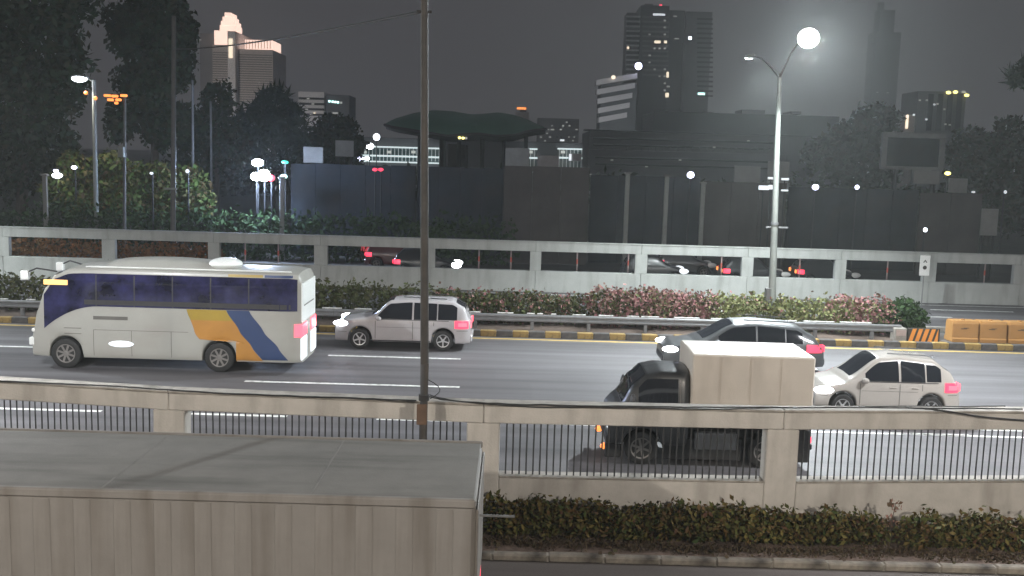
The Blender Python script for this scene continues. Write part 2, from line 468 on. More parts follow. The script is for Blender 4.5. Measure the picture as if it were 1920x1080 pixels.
sheet('ground', -2500, 2500, -600, 3500, -0.02, M['ground'])
sheet('main_road', -160, 160, 17.25, 36.12, 0.0, M['asphalt'])
sheet('far_road', -160, 160, 40.55, 48.85, 0.0, M['asphalt'])
sheet('back_road', -160, 160, 51.8, 59.0, 0.0, M['asphalt_near'])
sheet('service_road', -160, 160, -8.0, 15.58, 0.0, M['asphalt_near'])


def dashes(name, y, spans, m, wid=0.13):
    b = MB()
    for x0, x1 in spans:
        b.add([(x0, y - wid / 2, 0.004), (x1, y - wid / 2, 0.004), (x1, y + wid / 2, 0.004), (x0, y + wid / 2, 0.004)], [(0, 1, 2, 3)])
    o = b.build(name, m)
    return tag(o, kind='structure')


def xs_at(y, *pp):
    return [(P(a, 600, y).x, P(b, 600, y).x) for a, b in pp]


def gx(px, py):
    """World X of the ground point under a photograph point."""
    v = CAM_M.to_3x3() @ Vector(((px - 960) / FPX, -(py - 540) / FPX, -1))
    return v.x * (CAM_H / -v.z)


def lane(name, y, known, pitch, m=M['line_white'], wid=0.17, x_lo=-70, x_hi=70):
    spans = list(known)
    a0, a1 = known[0]; b0, b1 = known[-1]
    k = 1
    while a0 - k * pitch > x_lo: spans.append((a0 - k * pitch, a1 - k * pitch)); k += 1
    k = 1
    while b1 + k * pitch < x_hi: spans.append((b0 + k * pitch, b1 + k * pitch)); k += 1
    return dashes(name, y, spans, m, wid)


lane('lane_dash_marking', 31.85, [(gx(610, 672), gx(862, 679))], 11.4)
lane('lane_dash_marking', 27.85, [(gx(455, 718), gx(860, 732))], 13.6)
lane('lane_dash_marking', 24.15, [(gx(-60, 764), gx(186, 774)), (gx(352, 781), gx(532, 788)), (gx(702, 793), gx(874, 798)), (gx(995, 801), gx(1146, 804))], 4.4)
dashes('edge_line', 35.72, [(-150, 150)], M['line_yellow'], 0.16)
dashes('edge_line', 24.75, [(gx(1495, 806), 150)], M['line_white'], 0.13)
dashes('edge_line', 24.1, [(gx(1495, 812), 150)], M['line_white'], 0.12)
dashes('edge_line', 48.1, [(-150, 150)], M['line_white'], 0.13)
lane('lane_dash_marking', 46.5, [(gx(1745, 581), gx(1900, 585))], 9.5)
lane('lane_dash_marking', 44.2, [(gx(1725, 595), gx(1790, 597))], 9.5)

# median: low soil bed between two kerbs
bm = MB(); bm.box(-160, P(1745, 600, 38.3).x, 36.38, 40.3, -0.02, 0.13)
tag(bm.build('median_soil', M['soil']), kind='structure')
bm = MB(); bm.box(P(1745, 600, 38.3).x + 0.005, 160, 36.38, 39.1, -0.02, 0.11)
tag(bm.build('median_island', M['asphalt_near']), kind='structure')
kerb = MB().box(-160, 160, 40.3, 40.5, -0.02, 0.15).build('kerb', M['concrete_cap']); tag(kerb, kind='structure')
kerbP = MB().box(-160, 160, 36.16, 36.36, -0.02, 0.10).build('kerb', M['kerb_black']); tag(kerbP, kind='structure')
# painted kerb blocks: yellow and black in turn
XK = P(900, 632, 36.0).x
blk = None
BW = 0.585
for i in range(-38, 38):
    x = XK + i * BW
    mm = M['kerb_yellow'] if i % 2 == 0 else M['kerb_black']
    b = MB().cbox(0.008, BW - 0.008, 0, 0.24, -0.01, 0.215 + 0.015 * random.random(), 0.022)
    o = b.build('kerb_block', mm, kerbP, loc=(x, 36.14, 0))

# near verge
bm = MB()
bm.box(-40, 40, 15.75, 17.3, -0.02, 0.10)
tag(bm.build('verge_soil', M['soil']), kind='structure')
nk = MB().box(-40, 40, 15.60, 15.73, -0.02, 0.10).build('kerb', M['concrete_cap']); tag(nk, kind='structure')
for i in range(-6, 14):
    x = i * 0.9 - 0.2
    MB().cbox(0.006, 0.894, 0, 0.17, -0.01, 0.105 + 0.02 * random.random(), 0.025).build('kerb_block', M['kerb_worn'], nk, loc=(x, 15.57, 0))


# ------------------------------------------------------------------ walls
def near_front(x):
    """The near wall runs in a gentle curve."""
    return 16.78 + 0.0072 * (x - 0.5) ** 2


NW_Z = (0.98, 1.93, 2.225)          # opening sill, opening head, top
near_wall = empty('barrier_wall', (0, 17.0, 0), 'long weathered grey brown concrete wall with barred openings in the foreground', 'wall', 'concrete barrier walls')
near_piers = [-16.3, -11.1] + [P(a, 850, d_).x for a, d_ in ((318, 17.1), (905, 16.8), (1467, 16.9), (2040, 17.5))] + [15.0]
TH = 0.30


def strip_between(xa, xb, z0, z1, yoff=0.0, th=TH, parent=None, name='panel', m=None, c=0.015):
    """A straight wall piece between two points of the curve."""
    p = Vector((xa, near_front(xa) + yoff, 0)); q = Vector((xb, near_front(xb) + yoff, 0))
    L = (q - p).length; ang = math.atan2(q.y - p.y, q.x - p.x)
    o = MB().cbox(0, L, 0, th, z0, z1, c).build(name, m, parent)
    o.location = (p.x, p.y - 17.0, 0); o.rotation_euler = (0, 0, ang)
    return o


bar0 = None
for i in range(len(near_piers) - 1):
    a, b = near_piers[i], near_piers[i + 1]
    strip_between(a + 0.004, b - 0.004, NW_Z[1], NW_Z[2], 0.0, TH, near_wall, 'top_beam', M['concrete_near'])
    strip_between(a + 0.004, b - 0.004, NW_Z[2] + 0.003, NW_Z[2] + 0.05, -0.02, TH + 0.04, near_wall, 'coping', M['concrete_cap'], 0.012)
    strip_between(a + 0.285, b - 0.285, -0.02, NW_Z[0], 0.0, TH, near_wall, 'base_panel', M['concrete_near'])
    strip_between(a + 0.285, b - 0.285, NW_Z[0] + 0.002, NW_Z[0] + 0.035, -0.015, TH + 0.03, near_wall, 'sill', M['concrete_cap'], 0.01)
    if a > -12 and b < 12:
        n = int((b - a - 0.56) / 0.1175)
        for k in range(1, n + 1):
            x = a + 0.28 + k * (b - a - 0.56) / (n + 1)
            if bar0 is None:
                bar0 = MB().tube([(0, 0, 0), (0, 0, NW_Z[1] - NW_Z[0] - 0.035)], 0.0135, 6).build('bar', M['bar'], near_wall)
                o = bar0
            else:
                o = clone(bar0, near_wall)
            o.location = (x, near_front(x) + 0.14 - 17.0, NW_Z[0] + 0.035)
            o.rotation_euler = (R(random.uniform(-0.4, 0.4)), R(random.uniform(-0.5, 0.5)), 0)
for x in near_piers:
    sl = (near_front(x + 0.1) - near_front(x - 0.1)) / 0.2
    o = MB().cbox(-0.28, 0.28, -0.004, TH + 0.004, -0.02, NW_Z[1] - 0.003, 0.02).build('pillar', M['concrete_near'], near_wall)
    o.location = (x, near_front(x) - 17.0, 0); o.rotation_euler = (0, 0, math.atan(sl))

FW_D = 49.0
far_wall = empty('barrier_wall', (0, FW_D, 0), 'long pale white concrete wall with rectangular openings behind the flower hedge', 'wall', 'concrete barrier walls')
fx = lambda px: (px - 960) * FW_D / FPX - 0.12
far_open = [(15, 190), (215, 390), (412, 590), (615, 797), (818, 997), (1018, 1195), (1218, 1396), (1418, 1572), (1593, 1738), (1763, 1909)]
openings = [(fx(a), fx(b)) for a, b in far_open]
for k in range(1, 6):
    openings.insert(0, (openings[0][0] - 5.15, openings[0][0] - 0.6))
    openings.append((openings[-1][1] + 0.65, openings[-1][1] + 4.7))
FZ0, FZ1, FZ2 = 1.02, 1.97, 2.40
x_lo, x_hi = openings[0][0] - 0.6, openings[-1][1] + 0.6
edges = [x_lo] + [v for ab in openings for v in ab] + [x_hi]
mid = [x_lo] + [(openings[k][1] + openings[k + 1][0]) / 2 for k in range(len(openings) - 1)] + [x_hi]
for k in range(len(mid) - 1):
    MB().cbox(mid[k] + 0.006, mid[k + 1] - 0.006, 0, 0.28, FZ1, FZ2, 0.015).build('top_beam', M['concrete'], far_wall)
    MB().cbox(mid[k] + 0.006, mid[k + 1] - 0.006, -0.02, 0.30, -0.02, FZ0, 0.015).build('base_panel', M['concrete'], far_wall)
    MB().cbox(mid[k] + 0.004, mid[k + 1] - 0.004, -0.03, 0.31, FZ2 + 0.003, FZ2 + 0.06, 0.012).build('coping', M['concrete'], far_wall)
for k in range(0, len(edges), 2):
    MB().cbox(edges[k], edges[k + 1], 0.003, 0.277, FZ0 + 0.002, FZ1 - 0.002, 0.012).build('pillar', M['concrete'], far_wall)

# ------------------------------------------------------------------ guard rail on the median
GR_Y, GR_END = 37.05, P(1690, 610, 37.05).x
rail = empty('guard_rail', (0, GR_Y, 0.13), 'galvanised corrugated guard rail on posts in front of the flower hedge', 'guard rail')
prof = [(-0.02, 0.30), (-0.06, 0.34), (-0.06, 0.38), (-0.015, 0.42), (-0.015, 0.45), (-0.06, 0.49), (-0.06, 0.54), (-0.02, 0.58)]
xx = GR_END
while xx > -50:
    b = MB()
    x0 = xx - 4.2
    b.grid([[(x, y, z) for x in (x0 + 0.004, xx - 0.004)] for y, z in prof])
    b.grid([[(x, y + 0.008, z) for x in (xx - 0.004, x0 + 0.004)] for y, z in prof])
    b.build('rail_beam', M['galv'], rail, smooth=False)
    for px_ in (x0 + 1.05, x0 + 3.15):
        MB().cbox(px_ - 0.06, px_ + 0.06, -0.012, 0.12, -0.02, 0.56, 0.008).build('post', M['galv'], rail)
    xx = x0
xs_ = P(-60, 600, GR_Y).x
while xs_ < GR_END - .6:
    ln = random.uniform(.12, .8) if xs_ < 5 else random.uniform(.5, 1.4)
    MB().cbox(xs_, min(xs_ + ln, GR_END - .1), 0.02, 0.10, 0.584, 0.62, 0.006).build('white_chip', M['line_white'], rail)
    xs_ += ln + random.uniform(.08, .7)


# ------------------------------------------------------------------ hedge on the median
def shrub_row(name, label, cat, px0, px1, D, z_top, n, leafm, size, extra=None, group=None, depth=1.0, z0=0.12, bl=0.9):
    a, b = P(px0, 560, D).x, P(px1, 560, D).x
    e = empty(name, ((a + b) / 2, D, z0), label, cat, group)
    blobs = []
    x = a
    while x < b + 0.01:
        h = (z_top - z0) * random.uniform(0.84, 1.08)
        blobs.append(((x - (a + b) / 2, random.uniform(-0.25, 0.25) * depth, h * 0.5), (bl * random.uniform(0.8, 1.1), depth * random.uniform(0.85, 1.05), h * 0.55)))
        x += bl * 0.62
    leaves('foliage', blobs, n, size, leafm, e)
    if extra:
        up = [((c[0], c[1] - 0.05, c[2] + 0.08), (r_[0] * 1.02, r_[1] * 1.05, r_[2] * 1.03)) for c, r_ in blobs]
        leaves('blossom', up, extra[0], extra[2], extra[1], e, aspect=0.8, shell=0.85)
    st = MB()
    for c, r_ in blobs:
        for k in range(2):
            dx, dy = random.uniform(-0.3, 0.3), random.uniform(-0.3, 0.3)
            st.tube([(c[0] + dx * 0.3, c[1], -0.05), (c[0] + dx, c[1] + dy, c[2])], [0.025, 0.012], 5)
    st.build('stem', M['bark'], e)
    return e


HG = 'shrubs of the median hedge'
HD = 38.75
shrub_row('hedge_shrub', 'dark olive clipped hedge behind the bus and the white car', 'hedge', -420, 800, HD, 1.50, 15000, M['leaf_hedge'], 0.085, None, HG)
shrub_row('hedge_shrub', 'olive green hedge stretch between the dark pole and the first pink flowers', 'hedge', 815, 1110, HD, 1.30, 6500, M['leaf_hedge'], 0.08, (900, M['blossom'], 0.06), HG)
shrub_row('flowering_shrub', 'pink flowering shrubs left of the tall lamp post', 'shrub', 1130, 1345, HD, 1.42, 3600, M['leaf_hedge'], 0.08, (4200, M['blossom'], 0.062), HG)
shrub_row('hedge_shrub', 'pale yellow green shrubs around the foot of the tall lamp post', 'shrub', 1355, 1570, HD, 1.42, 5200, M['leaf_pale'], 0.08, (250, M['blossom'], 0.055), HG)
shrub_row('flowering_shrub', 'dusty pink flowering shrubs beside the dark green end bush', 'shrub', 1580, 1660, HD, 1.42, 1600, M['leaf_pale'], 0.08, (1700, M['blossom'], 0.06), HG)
shrub_row('end_bush', 'dark green leafy bush at the end of the hedge near orange barriers', 'bush', 1675, 1728, HD, 1.30, 3400, M['leaf_dark'], 0.09, None, HG)
shrub_row('flowering_shrub', 'small pink tinged patch in the middle of the pale shrubs', 'shrub', 1225, 1255, HD - 0.3, 1.35, 500, M['leaf_pale'], 0.08, (500, M['blossom'], 0.06), HG)


# ------------------------------------------------------------------ lamps
def light(kind, loc, power, col, parent, radius=0.2, spot=None, blend=0.6, rot=(0, 0, 0)):
    d = bpy.data.lights.new('light_source', kind)
    d.energy = power; d.color = col
    d.shadow_soft_size = radius
    if kind == 'SPOT':
        d.spot_size = R(spot); d.spot_blend = blend
    o = bpy.data.objects.new('light_source', d)
    COL.objects.link(o)
    o.parent = parent; o.location = loc; o.rotation_euler = rot
    return o


def lamp_head(parent, tip, fwd, big=1.0, hidden=False):
    """Cobra head with a bulging glass under it; fwd = -1 towards the camera, +1 away."""
    hb = MB()
    hb.ellipsoid((tip[0], tip[1] + fwd * 0.25, tip[2] + 0.06), 0.20 * big, 0.48 * big, 0.10 * big, 14, 8)
    h = hb.build('lamp_head', M['pole_pale'], parent, smooth=True)
    lb = MB()
    lb.ellipsoid((tip[0], tip[1] + fwd * 0.34, tip[2] - 0.08 * big), 0.36 * big, 0.36 * big, 0.33 * big, 18, 12)
    if hidden:
        lb = MB(); lb.ellipsoid((tip[0], tip[1] + fwd * 0.42, tip[2] + 0.0), 0.14, 0.22, 0.05, 14, 6)
    lb.build('lamp_glass', M['E_lamp'], h, smooth=True)
    return h


def lerp(a, b, t): return a + (b - a) * t


def median_lamp(x, y, zp, label, flags=True):
    e = empty('street_lamp', (x, y, 0.13), label, 'street lamp', 'double armed lamps on the median')
    MB().tube([(0, 0, -0.1), (-.03, 0, 1.2), (-.13, 0, 5.0), (-.25, 0, zp)], [0.145, 0.14, 0.115, 0.075], 14).build('pole', M['pole_pale'], e, smooth=True)
    MB().cbox(-0.23, 0.23, -0.23, 0.23, -0.05, 0.05, 0.02).build('base_plate', M['galv'], e)
    cb = MB().cbox(-0.30, -0.13, -0.16, 0.12, 0.9, 1.62, 0.015).build('control_box', M['pole_grey'], e)
    MB().box(-0.31, -0.302, -0.12, 0.08, 0.98, 1.54).build('box_door', M['galv'], cb)
    MB().tube([(-.10, 0, 4.05), (-.10, 0, 4.15)], 0.15, 12).build('collar', M['galv'], e)
    for s in (-1, 1):
        MB().box(s * 0.06 if s > 0 else -0.42, 0.42 if s > 0 else -0.06, -0.012, 0.012, 3.93, 3.99).build('bracket', M['galv'], e)
    for s, reach, rise in ((-1, 2.3, 1.22), (1, 3.1, 1.05)):
        pts = []
        for k in range(9):
            t = k / 8
            pts.append((lerp(-.25, 0 if s < 0 else -.65, t), s * reach * t, zp - 0.15 + rise * math.sin(t * math.pi / 2)))
        MB().tube(pts, [0.045 - 0.02 * k / 8 for k in range(9)], 8).build('arm', M['pole_grey'], e, smooth=True)
        tip = (0 if s < 0 else -.65, s * reach, zp - 0.15 + rise)
        lamp_head(e, tip, s, 1.0, s > 0)
        if s < 0:
            light('SPOT', (0, s * (reach + 0.32), tip[2] - 0.55), MEDIAN_LAMP_W, (0.89, 0.97, 1.0), e, 0.12, 172, 0.35, (R(-28), 0, 0))
            light('SPOT', (0, s * (reach + 0.85), tip[2] - 0.1), 10500, (0.89, 0.97, 1.0), e, 0.12, 180, 0.15, (R(-90), 0, 0))
        else:
            light('SPOT', (0, s * (reach + 0.32), tip[2] - 0.25), MEDIAN_LAMP_W * 1.05, (0.89, 0.98, 0.98), e, 0.12, 128, 0.5, (R(-4), 0, 0))
    return e


LX, LY = P(1448, 575, 38.6).x, 38.6
LZ = P(1462, 138, 38.6).z
median_lamp(LX, LY, LZ - 0.13, 'tall pale street lamp with a bright white head in the flower hedge')
median_lamp(LX - 41.0, LY, LZ - 0.13, 'tall pale street lamp further along the median, far beyond the bus')
median_lamp(LX + 41.0, LY, LZ - 0.13, 'tall pale street lamp further along the median, past the orange barriers')


def side_lamp(x, y, h, label, power, col, tilt=45):
    e = empty('roadside_lamp', (x, y, 0), label, 'street lamp', 'lamps on the near side of the road')
    MB().tube([(0, 0, -0.05), (0, 0, h)], [0.11, 0.07], 10).build('pole', M['pole_grey'], e, smooth=True)
    MB().tube([(0, 0, h - 0.1), (0, 0.8, h + 0.25), (0, 1.8, h + 0.35)], 0.04, 8).build('arm', M['pole_grey'], e, smooth=True)
    lamp_head(e, (0, 1.8, h + 0.35), 1)
    light('SPOT', (0, 2.1, h - 0.1), power, col, e, 0.25, 165, 0.6, (R(tilt), 0, 0))


side_lamp(-12.0, -2.5, 9.0, 'grey roadside lamp standing behind the near service road, beside the truck', SIDE_LAMP_W, (1.0, 0.90, 0.78))
side_lamp(10.0, -2.5, 9.0, 'grey roadside lamp standing behind the near service road, opposite the near hedge', SIDE_LAMP_W, (1.0, 0.90, 0.78))

side_lamp(-13.5, 17.75, 9.0, 'grey roadside lamp rising behind the foreground wall past the bus front', KERB_LAMP_W * .8, (.95, .97, 1.0), 15)
side_lamp(14.0, 17.75, 9.0, 'grey roadside lamp rising behind the foreground wall past the hatchback', KERB_LAMP_W, (.95, .97, 1.0), 15)

# dark pole in front of the near wall, its cables
PX, PY = P(794, 800, 16.45).x, 16.45
pt = P(797, -60, 16.45)
e = empty('utility_pole', (PX, PY, 0.0), 'thin dark weathered utility pole standing against the foreground wall', 'pole')
MB().tube([(0, 0, -0.02), (0.0, 0, 3.0), (pt.x - PX - 0.01, 0, pt.z)], [0.078, 0.07, 0.058], 12).build('pole_shaft', M['pole_dark'], e, smooth=True)
zc = P(797, 745, 16.45).z
MB().tube([(0, 0, zc - 0.05), (0, 0, zc + 0.05)], 0.09, 12).build('clamp', M['bar'], e)
MB().cbox(-0.11, 0.06, -0.09, -0.06, zc - 0.45, zc - 0.10, 0.01).build('rusty_plate', mat('rusty_plate', (0.12, 0.075, 0.05), 0.85, var=0.3), e)
zt = P(797, 22, 16.45).z
MB().tube([(-0.22, 0, zt), (0.02, 0, zt)], 0.022, 8).build('hook', M['bar'], e)


def cable(label, pts, r=0.014, wig=0.0):
    ps = [Vector(p) for p in pts]
    out = []
    for k in range(len(ps) - 1):
        for t in np.linspace(0, 1, 7)[: 6 if k < len(ps) - 2 else 7]:
            q = ps[k].lerp(ps[k + 1], t)
            out.append(q)
    sm = []
    for k in range(len(out)):
        a = out[max(0, k - 2):k + 3]
        q = sum(a, Vector()) / len(a)
        if wig: q.z += random.uniform(-wig, wig)
        sm.append(q)
    o = MB().tube(sm, r, 6).build('cable', M['cable'], smooth=True)
    return tag(o, label, 'cable', 'black cables along the wall')


def cw(px, py, dy=0.05):
    x = P(px, py, 16.9).x
    return P(px, py, near_front(x) - dy)


cable('black cable lying along the wall top left of the utility pole', [cw(-40, 713), cw(120, 719), cw(260, 727), cw(420, 738), cw(600, 744), cw(700, 748), cw(797, 752, 0.3)], 0.013, 0.006)
cable('black cable strung from the utility pole along the wall top', [cw(797, 742, 0.3), cw(830, 750), cw(930, 757), cw(1060, 760), cw(1250, 763), cw(1450, 764), cw(1700, 764), cw(1960, 768)], 0.013, 0.006)
cable('second thinner cable sagging just under the wall top', [cw(797, 738, 0.3), cw(850, 752), cw(1000, 764), cw(1150, 763), cw(1330, 768), cw(1500, 763), cw(1960, 761)], 0.010, 0.008)
cable('cable drooping across the wall face towards its right end', [cw(1690, 764), cw(1760, 768), cw(1840, 782), cw(1960, 791)], 0.015)
# loop of spare wire on the pole
lp = [P(803 + 22 * math.sin(t * 0.5), 712 + 6 * t, 16.36) for t in range(0, 7)]
tag(MB().tube(lp, 0.008, 5).build('wire_loop', M['cable'], smooth=True), 'small loop of black wire hanging on the utility pole', 'wire')

# far-left poles
def left_pole(name, label, px0, py0, px1, py1, D, r, m):
    b0 = P(px0, py0, D); t0 = P(px1, py1, D)
    e = empty(name, (b0.x, D, 0), label, 'pole')
    MB().tube([(0, 0, -0.02), (t0.x - b0.x, 0, t0.z)], [r, r * 0.75], 10).build('pole_shaft', m, e, smooth=True)
    return e, t0.x - b0.x, t0.z


D1 = 53.0
e, dx, zt1 = left_pole('street_lamp', 'pale street lamp with bright head in front of the left trees', 181, 430, 176, 150, 61.0, 0.15, M['pole_pale'])
q = P(152, 147, 61.0)
MB().tube([(dx, 0, zt1 - 0.1), (dx - 0.4, -0.1, zt1 + 0.1), (q.x - e.location.x + 0.15, -0.2, q.z)], 0.05, 8).build('arm', M['pole_pale'], e, smooth=True)
MB().ellipsoid((q.x - e.location.x, -0.2, q.z + 0.08), 0.55, 0.3, 0.14, 12, 8).build('lamp_head', M['pole_pale'], e, smooth=True)
MB().ellipsoid((q.x - e.location.x, -0.24, q.z - 0.02), 0.46, 0.3, 0.22, 14, 8).build('lamp_glass', M['E_white'], e, smooth=True)
light('SPOT', (q.x - e.location.x, -0.3, q.z - 0.55), 1000, (1.0, 0.95, 0.84), e, 0.25, 105, .6, (R(2), R(-16), 0))
light('POINT', (q.x - e.location.x, -0.5, q.z - 0.4), 60, (0.85, 0.9, 1.0), e, 0.25)
for (ax, ay) in ((161, 174), (179, 184)):
    a = P(ax, ay, 60.8)
    MB().ellipsoid((a.x - e.location.x, a.y - 61.0, a.z), 0.12, 0.1, 0.12, 8, 6).build('marker_light', M['E_orange'], e)
e, dx, zt1 = left_pole('floodlight_pole', 'grey pole carrying a cluster of orange floodlights and a white box', 232, 430, 234, 178, 58.0, 0.10, M['pole_grey'])
for (ax, ay, s) in ((200, 179, .36), (214, 180, .36), (231, 179, .36), (206, 187, .32), (221, 187, .3), (217, 193, .18)):
    a = P(ax, ay, 57.8)
    MB().cbox(a.x - 232 * 0 - e.location.x - s / 2, a.x - e.location.x + s / 2, -0.2, -0.02, a.z - 0.07, a.z + 0.07, 0.03).build('floodlight', M['E_orange'], e)
a, b = P(196, 184, 57.95), P(240, 184, 57.95)
MB().box(a.x - e.location.x, b.x - e.location.x, 0.0, 0.06, a.z - 0.05, a.z + 0.0).build('crossbar', M['pole_grey'], e)
a = P(227, 285, 57.8)
MB().cbox(a.x - e.location.x - .16, a.x - e.location.x + .16, -0.3, -0.05, a.z - 0.3, a.z + 0.3, 0.02).build('white_box', M['pole_pale'], e)
e, dx, zt1 = left_pole('utility_pole', 'tall dull grey pole rising in front of the dark trees', 323, 430, 326, 30, 52.0, 0.14, M['pole_grey'])
a = P(323, 354, 51.8)
MB().cbox(-0.33, 0.33, -0.25, -0.15, a.z - 0.05, a.z + 0.05, 0.01).build('cross_plate', M['pole_pale'], e)
big_end = Vector((P(325, 92, 52.0).x, 52.0, P(325, 92, 52.0).z))
left_pole('thin_pole', 'thin faint grey pole beside the taller one at the trees', 362, 430, 361, 150, 66.0, 0.10, M['pole_grey'])
left_pole('thin_pole', 'second thin faint pole standing before the dark small trees', 397, 430, 395, 190, 68.0, 0.09, M['pole_grey'])
st = P(790, 22, 16.45)
pts = []
for t in np.linspace(0, 1, 14):
    q = st.lerp(big_end, t); q.z -= 0.9 * 4 * t * (1 - t) * 0.18
    pts.append(q)
tag(MB().tube(pts, 0.024, 6).build('overhead_wire', M['cable'], smooth=True), 'black overhead wire slanting from the dark pole to the far trees', 'wire')


# ------------------------------------------------------------------ vehicles
def lerp(a, b, t): return a + (b - a) * t


def interp(tab, x):
    if x <= tab[0][0]: return tab[0][1]
    for (x0, v0), (x1, v1) in zip(tab, tab[1:]):
        if x <= x1:
            t = (x - x0) / (x1 - x0); t = t * t * (3 - 2 * t) * 0.5 + t * 0.5
            return lerp(v0, v1, t)
    return tab[-1][1]


def chaikin(p, n):
    for _ in range(n):
        q = [p[0]]
        for a, b in zip(p, p[1:]):
            q += [(a[0] * .75 + b[0] * .25, a[1] * .75 + b[1] * .25), (a[0] * .25 + b[0] * .75, a[1] * .25 + b[1] * .75)]
        q.append(p[-1]); p = q
    return p


class Body:
    """Lofted vehicle body: x from 0 (front) to L (rear), half sections smoothed, wheel arches cut into the sill line."""
    def __init__(s, L, w, ztop, belt, sill, wheels, wr, roof, wroof, side_r=0.12, nose=0.14):
        s.L, s.w0, s.ztop, s.belt, s.sill, s.wheels, s.wr, s.roof, s.wroof, s.side_r, s.nose = L, w, ztop, belt, sill, wheels, wr, roof, wroof, side_r, nose

    def width(s, x):
        e = 0.0
        if x < s.L * 0.14: e = 1 - x / (s.L * 0.14)
        if x > s.L * 0.92: e = (x - s.L * 0.92) / (s.L * 0.08)
        return s.w0 * (1 - s.nose * e * e)

    def half(s, x):
        zt = interp(s.ztop, x); w_ = s.width(x); belt = interp(s.belt, x) if isinstance(s.belt, list) else s.belt
        zs = s.sill
        for xw in s.wheels:
            d = abs(x - xw); r_ = s.wr + 0.06
            if d < r_: zs = max(zs, s.wr + math.sqrt(r_ * r_ - d * d))
        t = max(0.0, min(1.0, (zt - belt) / max(0.01, s.roof - belt)))
        b2 = min(belt, zt - 0.07)
        wt = lerp(w_ * 0.94, s.wroof * w_ / s.w0, t)
        r_ = lerp(0.04, s.side_r, t)
        pts = [(0, zs), (w_ * 0.9, zs), (w_, zs + 0.05), (w_, (zs + b2) / 2), (w_ * 0.985, b2), (lerp(w_ * .97, wt + 0.02, 1), zt - r_ * 1.1), (wt - r_, zt - 0.012), (0, zt + 0.015)]
        return chaikin(pts, 2)

    def body(s, name, m, parent):
        n = int(s.L / 0.035)
        b = MB(); rows = []
        xs = [s.L * i / n for i in range(n + 1)]
        for x in xs:
            h = s.half(x)
            ring = [(x, -y, z) for y, z in h] + [(x, y, z) for y, z in reversed(h[1:-1])]
            rows.append(ring)
        k = len(rows[0]); vs = [p for r_ in rows for p in r_]; fs = []
        for i in range(n):
            for j in range(k):
                j2 = (j + 1) % k
                fs.append((i * k + j, i * k + j2, (i + 1) * k + j2, (i + 1) * k + j))
        fs.append(tuple(range(k - 1, -1, -1))); fs.append(tuple(range(n * k, (n + 1) * k)))
        b.add(vs, fs)
        return b.build(name, m, parent, smooth=True)

    def y_at(s, x, z):
        h = s.half(x); best = None
        for (y0, z0), (y1, z1) in zip(h, h[1:]):
            if y0 > s.w0 * 0.5 or y1 > s.w0 * 0.5:
                if min(z0, z1) <= z <= max(z0, z1) and abs(z1 - z0) > 1e-6:
                    t = (z - z0) / (z1 - z0); y = lerp(y0, y1, t)
                    if best is None or y > best: best = y
        return best if best is not None else s.width(x) * 0.9

    def side_patch(s, name, m, parent, xa, xb, z0, z1, side=-1, off=0.008, nx=14, nz=6, slant=None):
        """Panel that follows the side; xa, xb, z0, z1 numbers or functions (x edges of z, z edges of x)."""
        rows = []
        for j in range(nz + 1):
            row = []
            for i in range(nx + 1):
                u = i / nx; v = j / nz
                zc = None
                xa_ = xa(v) if callable(xa) else xa; xb_ = xb(v) if callable(xb) else xb
                x = lerp(xa_, xb_, u)
                a = z0(x) if callable(z0) else z0; b = z1(x) if callable(z1) else z1
                z = lerp(a, b, v)
                y = s.y_at(x, z) + off
                row.append((x, side * y, z))
            rows.append(row if side < 0 else row[::-1])
        b = MB().grid(rows)
        inner = [[(p[0], p[1] - side * (off + 0.02), p[2]) for p in r_][::-1] for r_ in rows]
        b.grid(inner)
        return b.build(name, m, parent, smooth=True)

    def top_patch(s, name, m, parent, xa, xb, frac=0.86, off=0.008, nx=12, ny=8):
        rows = []
        for i in range(nx + 1):
            x = lerp(xa, xb, i / nx); h = s.half(x)
            zt = interp(s.ztop, x)
            yw = s.wroof * s.width(x) / s.w0 * frac
            row = []
            for j in range(ny + 1):
                y = lerp(-yw, yw, j / ny)
                # height of section at |y| from the top
                z = zt
                for (y0, z0), (y1, z1) in zip(reversed(h), list(reversed(h))[1:]):
                    if y0 <= abs(y) <= y1 and y1 > y0:
                        z = lerp(z0, z1, (abs(y) - y0) / (y1 - y0)); break
                row.append((x - off * 0.4, y, z + off))
            rows.append(row)
        return MB().grid(rows).build(name, m, parent, smooth=True)


WHEELS = {}


def wheel(parent, x, y, r, wdt, rimm, spokes=5, side=-1, key=None):
    """Tyre as the wheel part, rim with spokes as its sub-part."""
    s = side
    o = MB().lathe_y([(r * 0.62, 0.0), (r * 0.66, s * 0.02), (r * 0.9, s * 0.02), (r * 0.985, 0.0), (r, -s * 0.03), (r, -s * (wdt - 0.03)), (r * 0.9, -s * wdt), (r * 0.5, -s * wdt)], 0, 0, 0, 28).build('wheel', M['black'], parent, smooth=True)
    o.location = (x, y, r)
    b = MB()
    b.lathe_y([(r * 0.56, -s * 0.05), (r * 0.57, s * 0.008), (r * 0.64, s * 0.012), (r * 0.645, -s * 0.06)], 0, 0, 0, 28)
    b.lathe_y([(r * 0.17, -s * 0.06), (r * 0.17, s * 0.004), (r * 0.1, s * 0.014)], 0, 0, 0, 12)
    for k in range(spokes):
        t = 2 * math.pi * k / spokes + 0.3
        mtx = Matrix.Rotation(t, 4, 'Y')
        y0, y1 = (-0.002, 0.03) if s < 0 else (-0.03, 0.002)
        b.box(r * 0.12, r * 0.6, y0, y1, -r * 0.07, r * 0.07, mtx)
    b.build('rim', rimm, o, smooth=True)
    return o


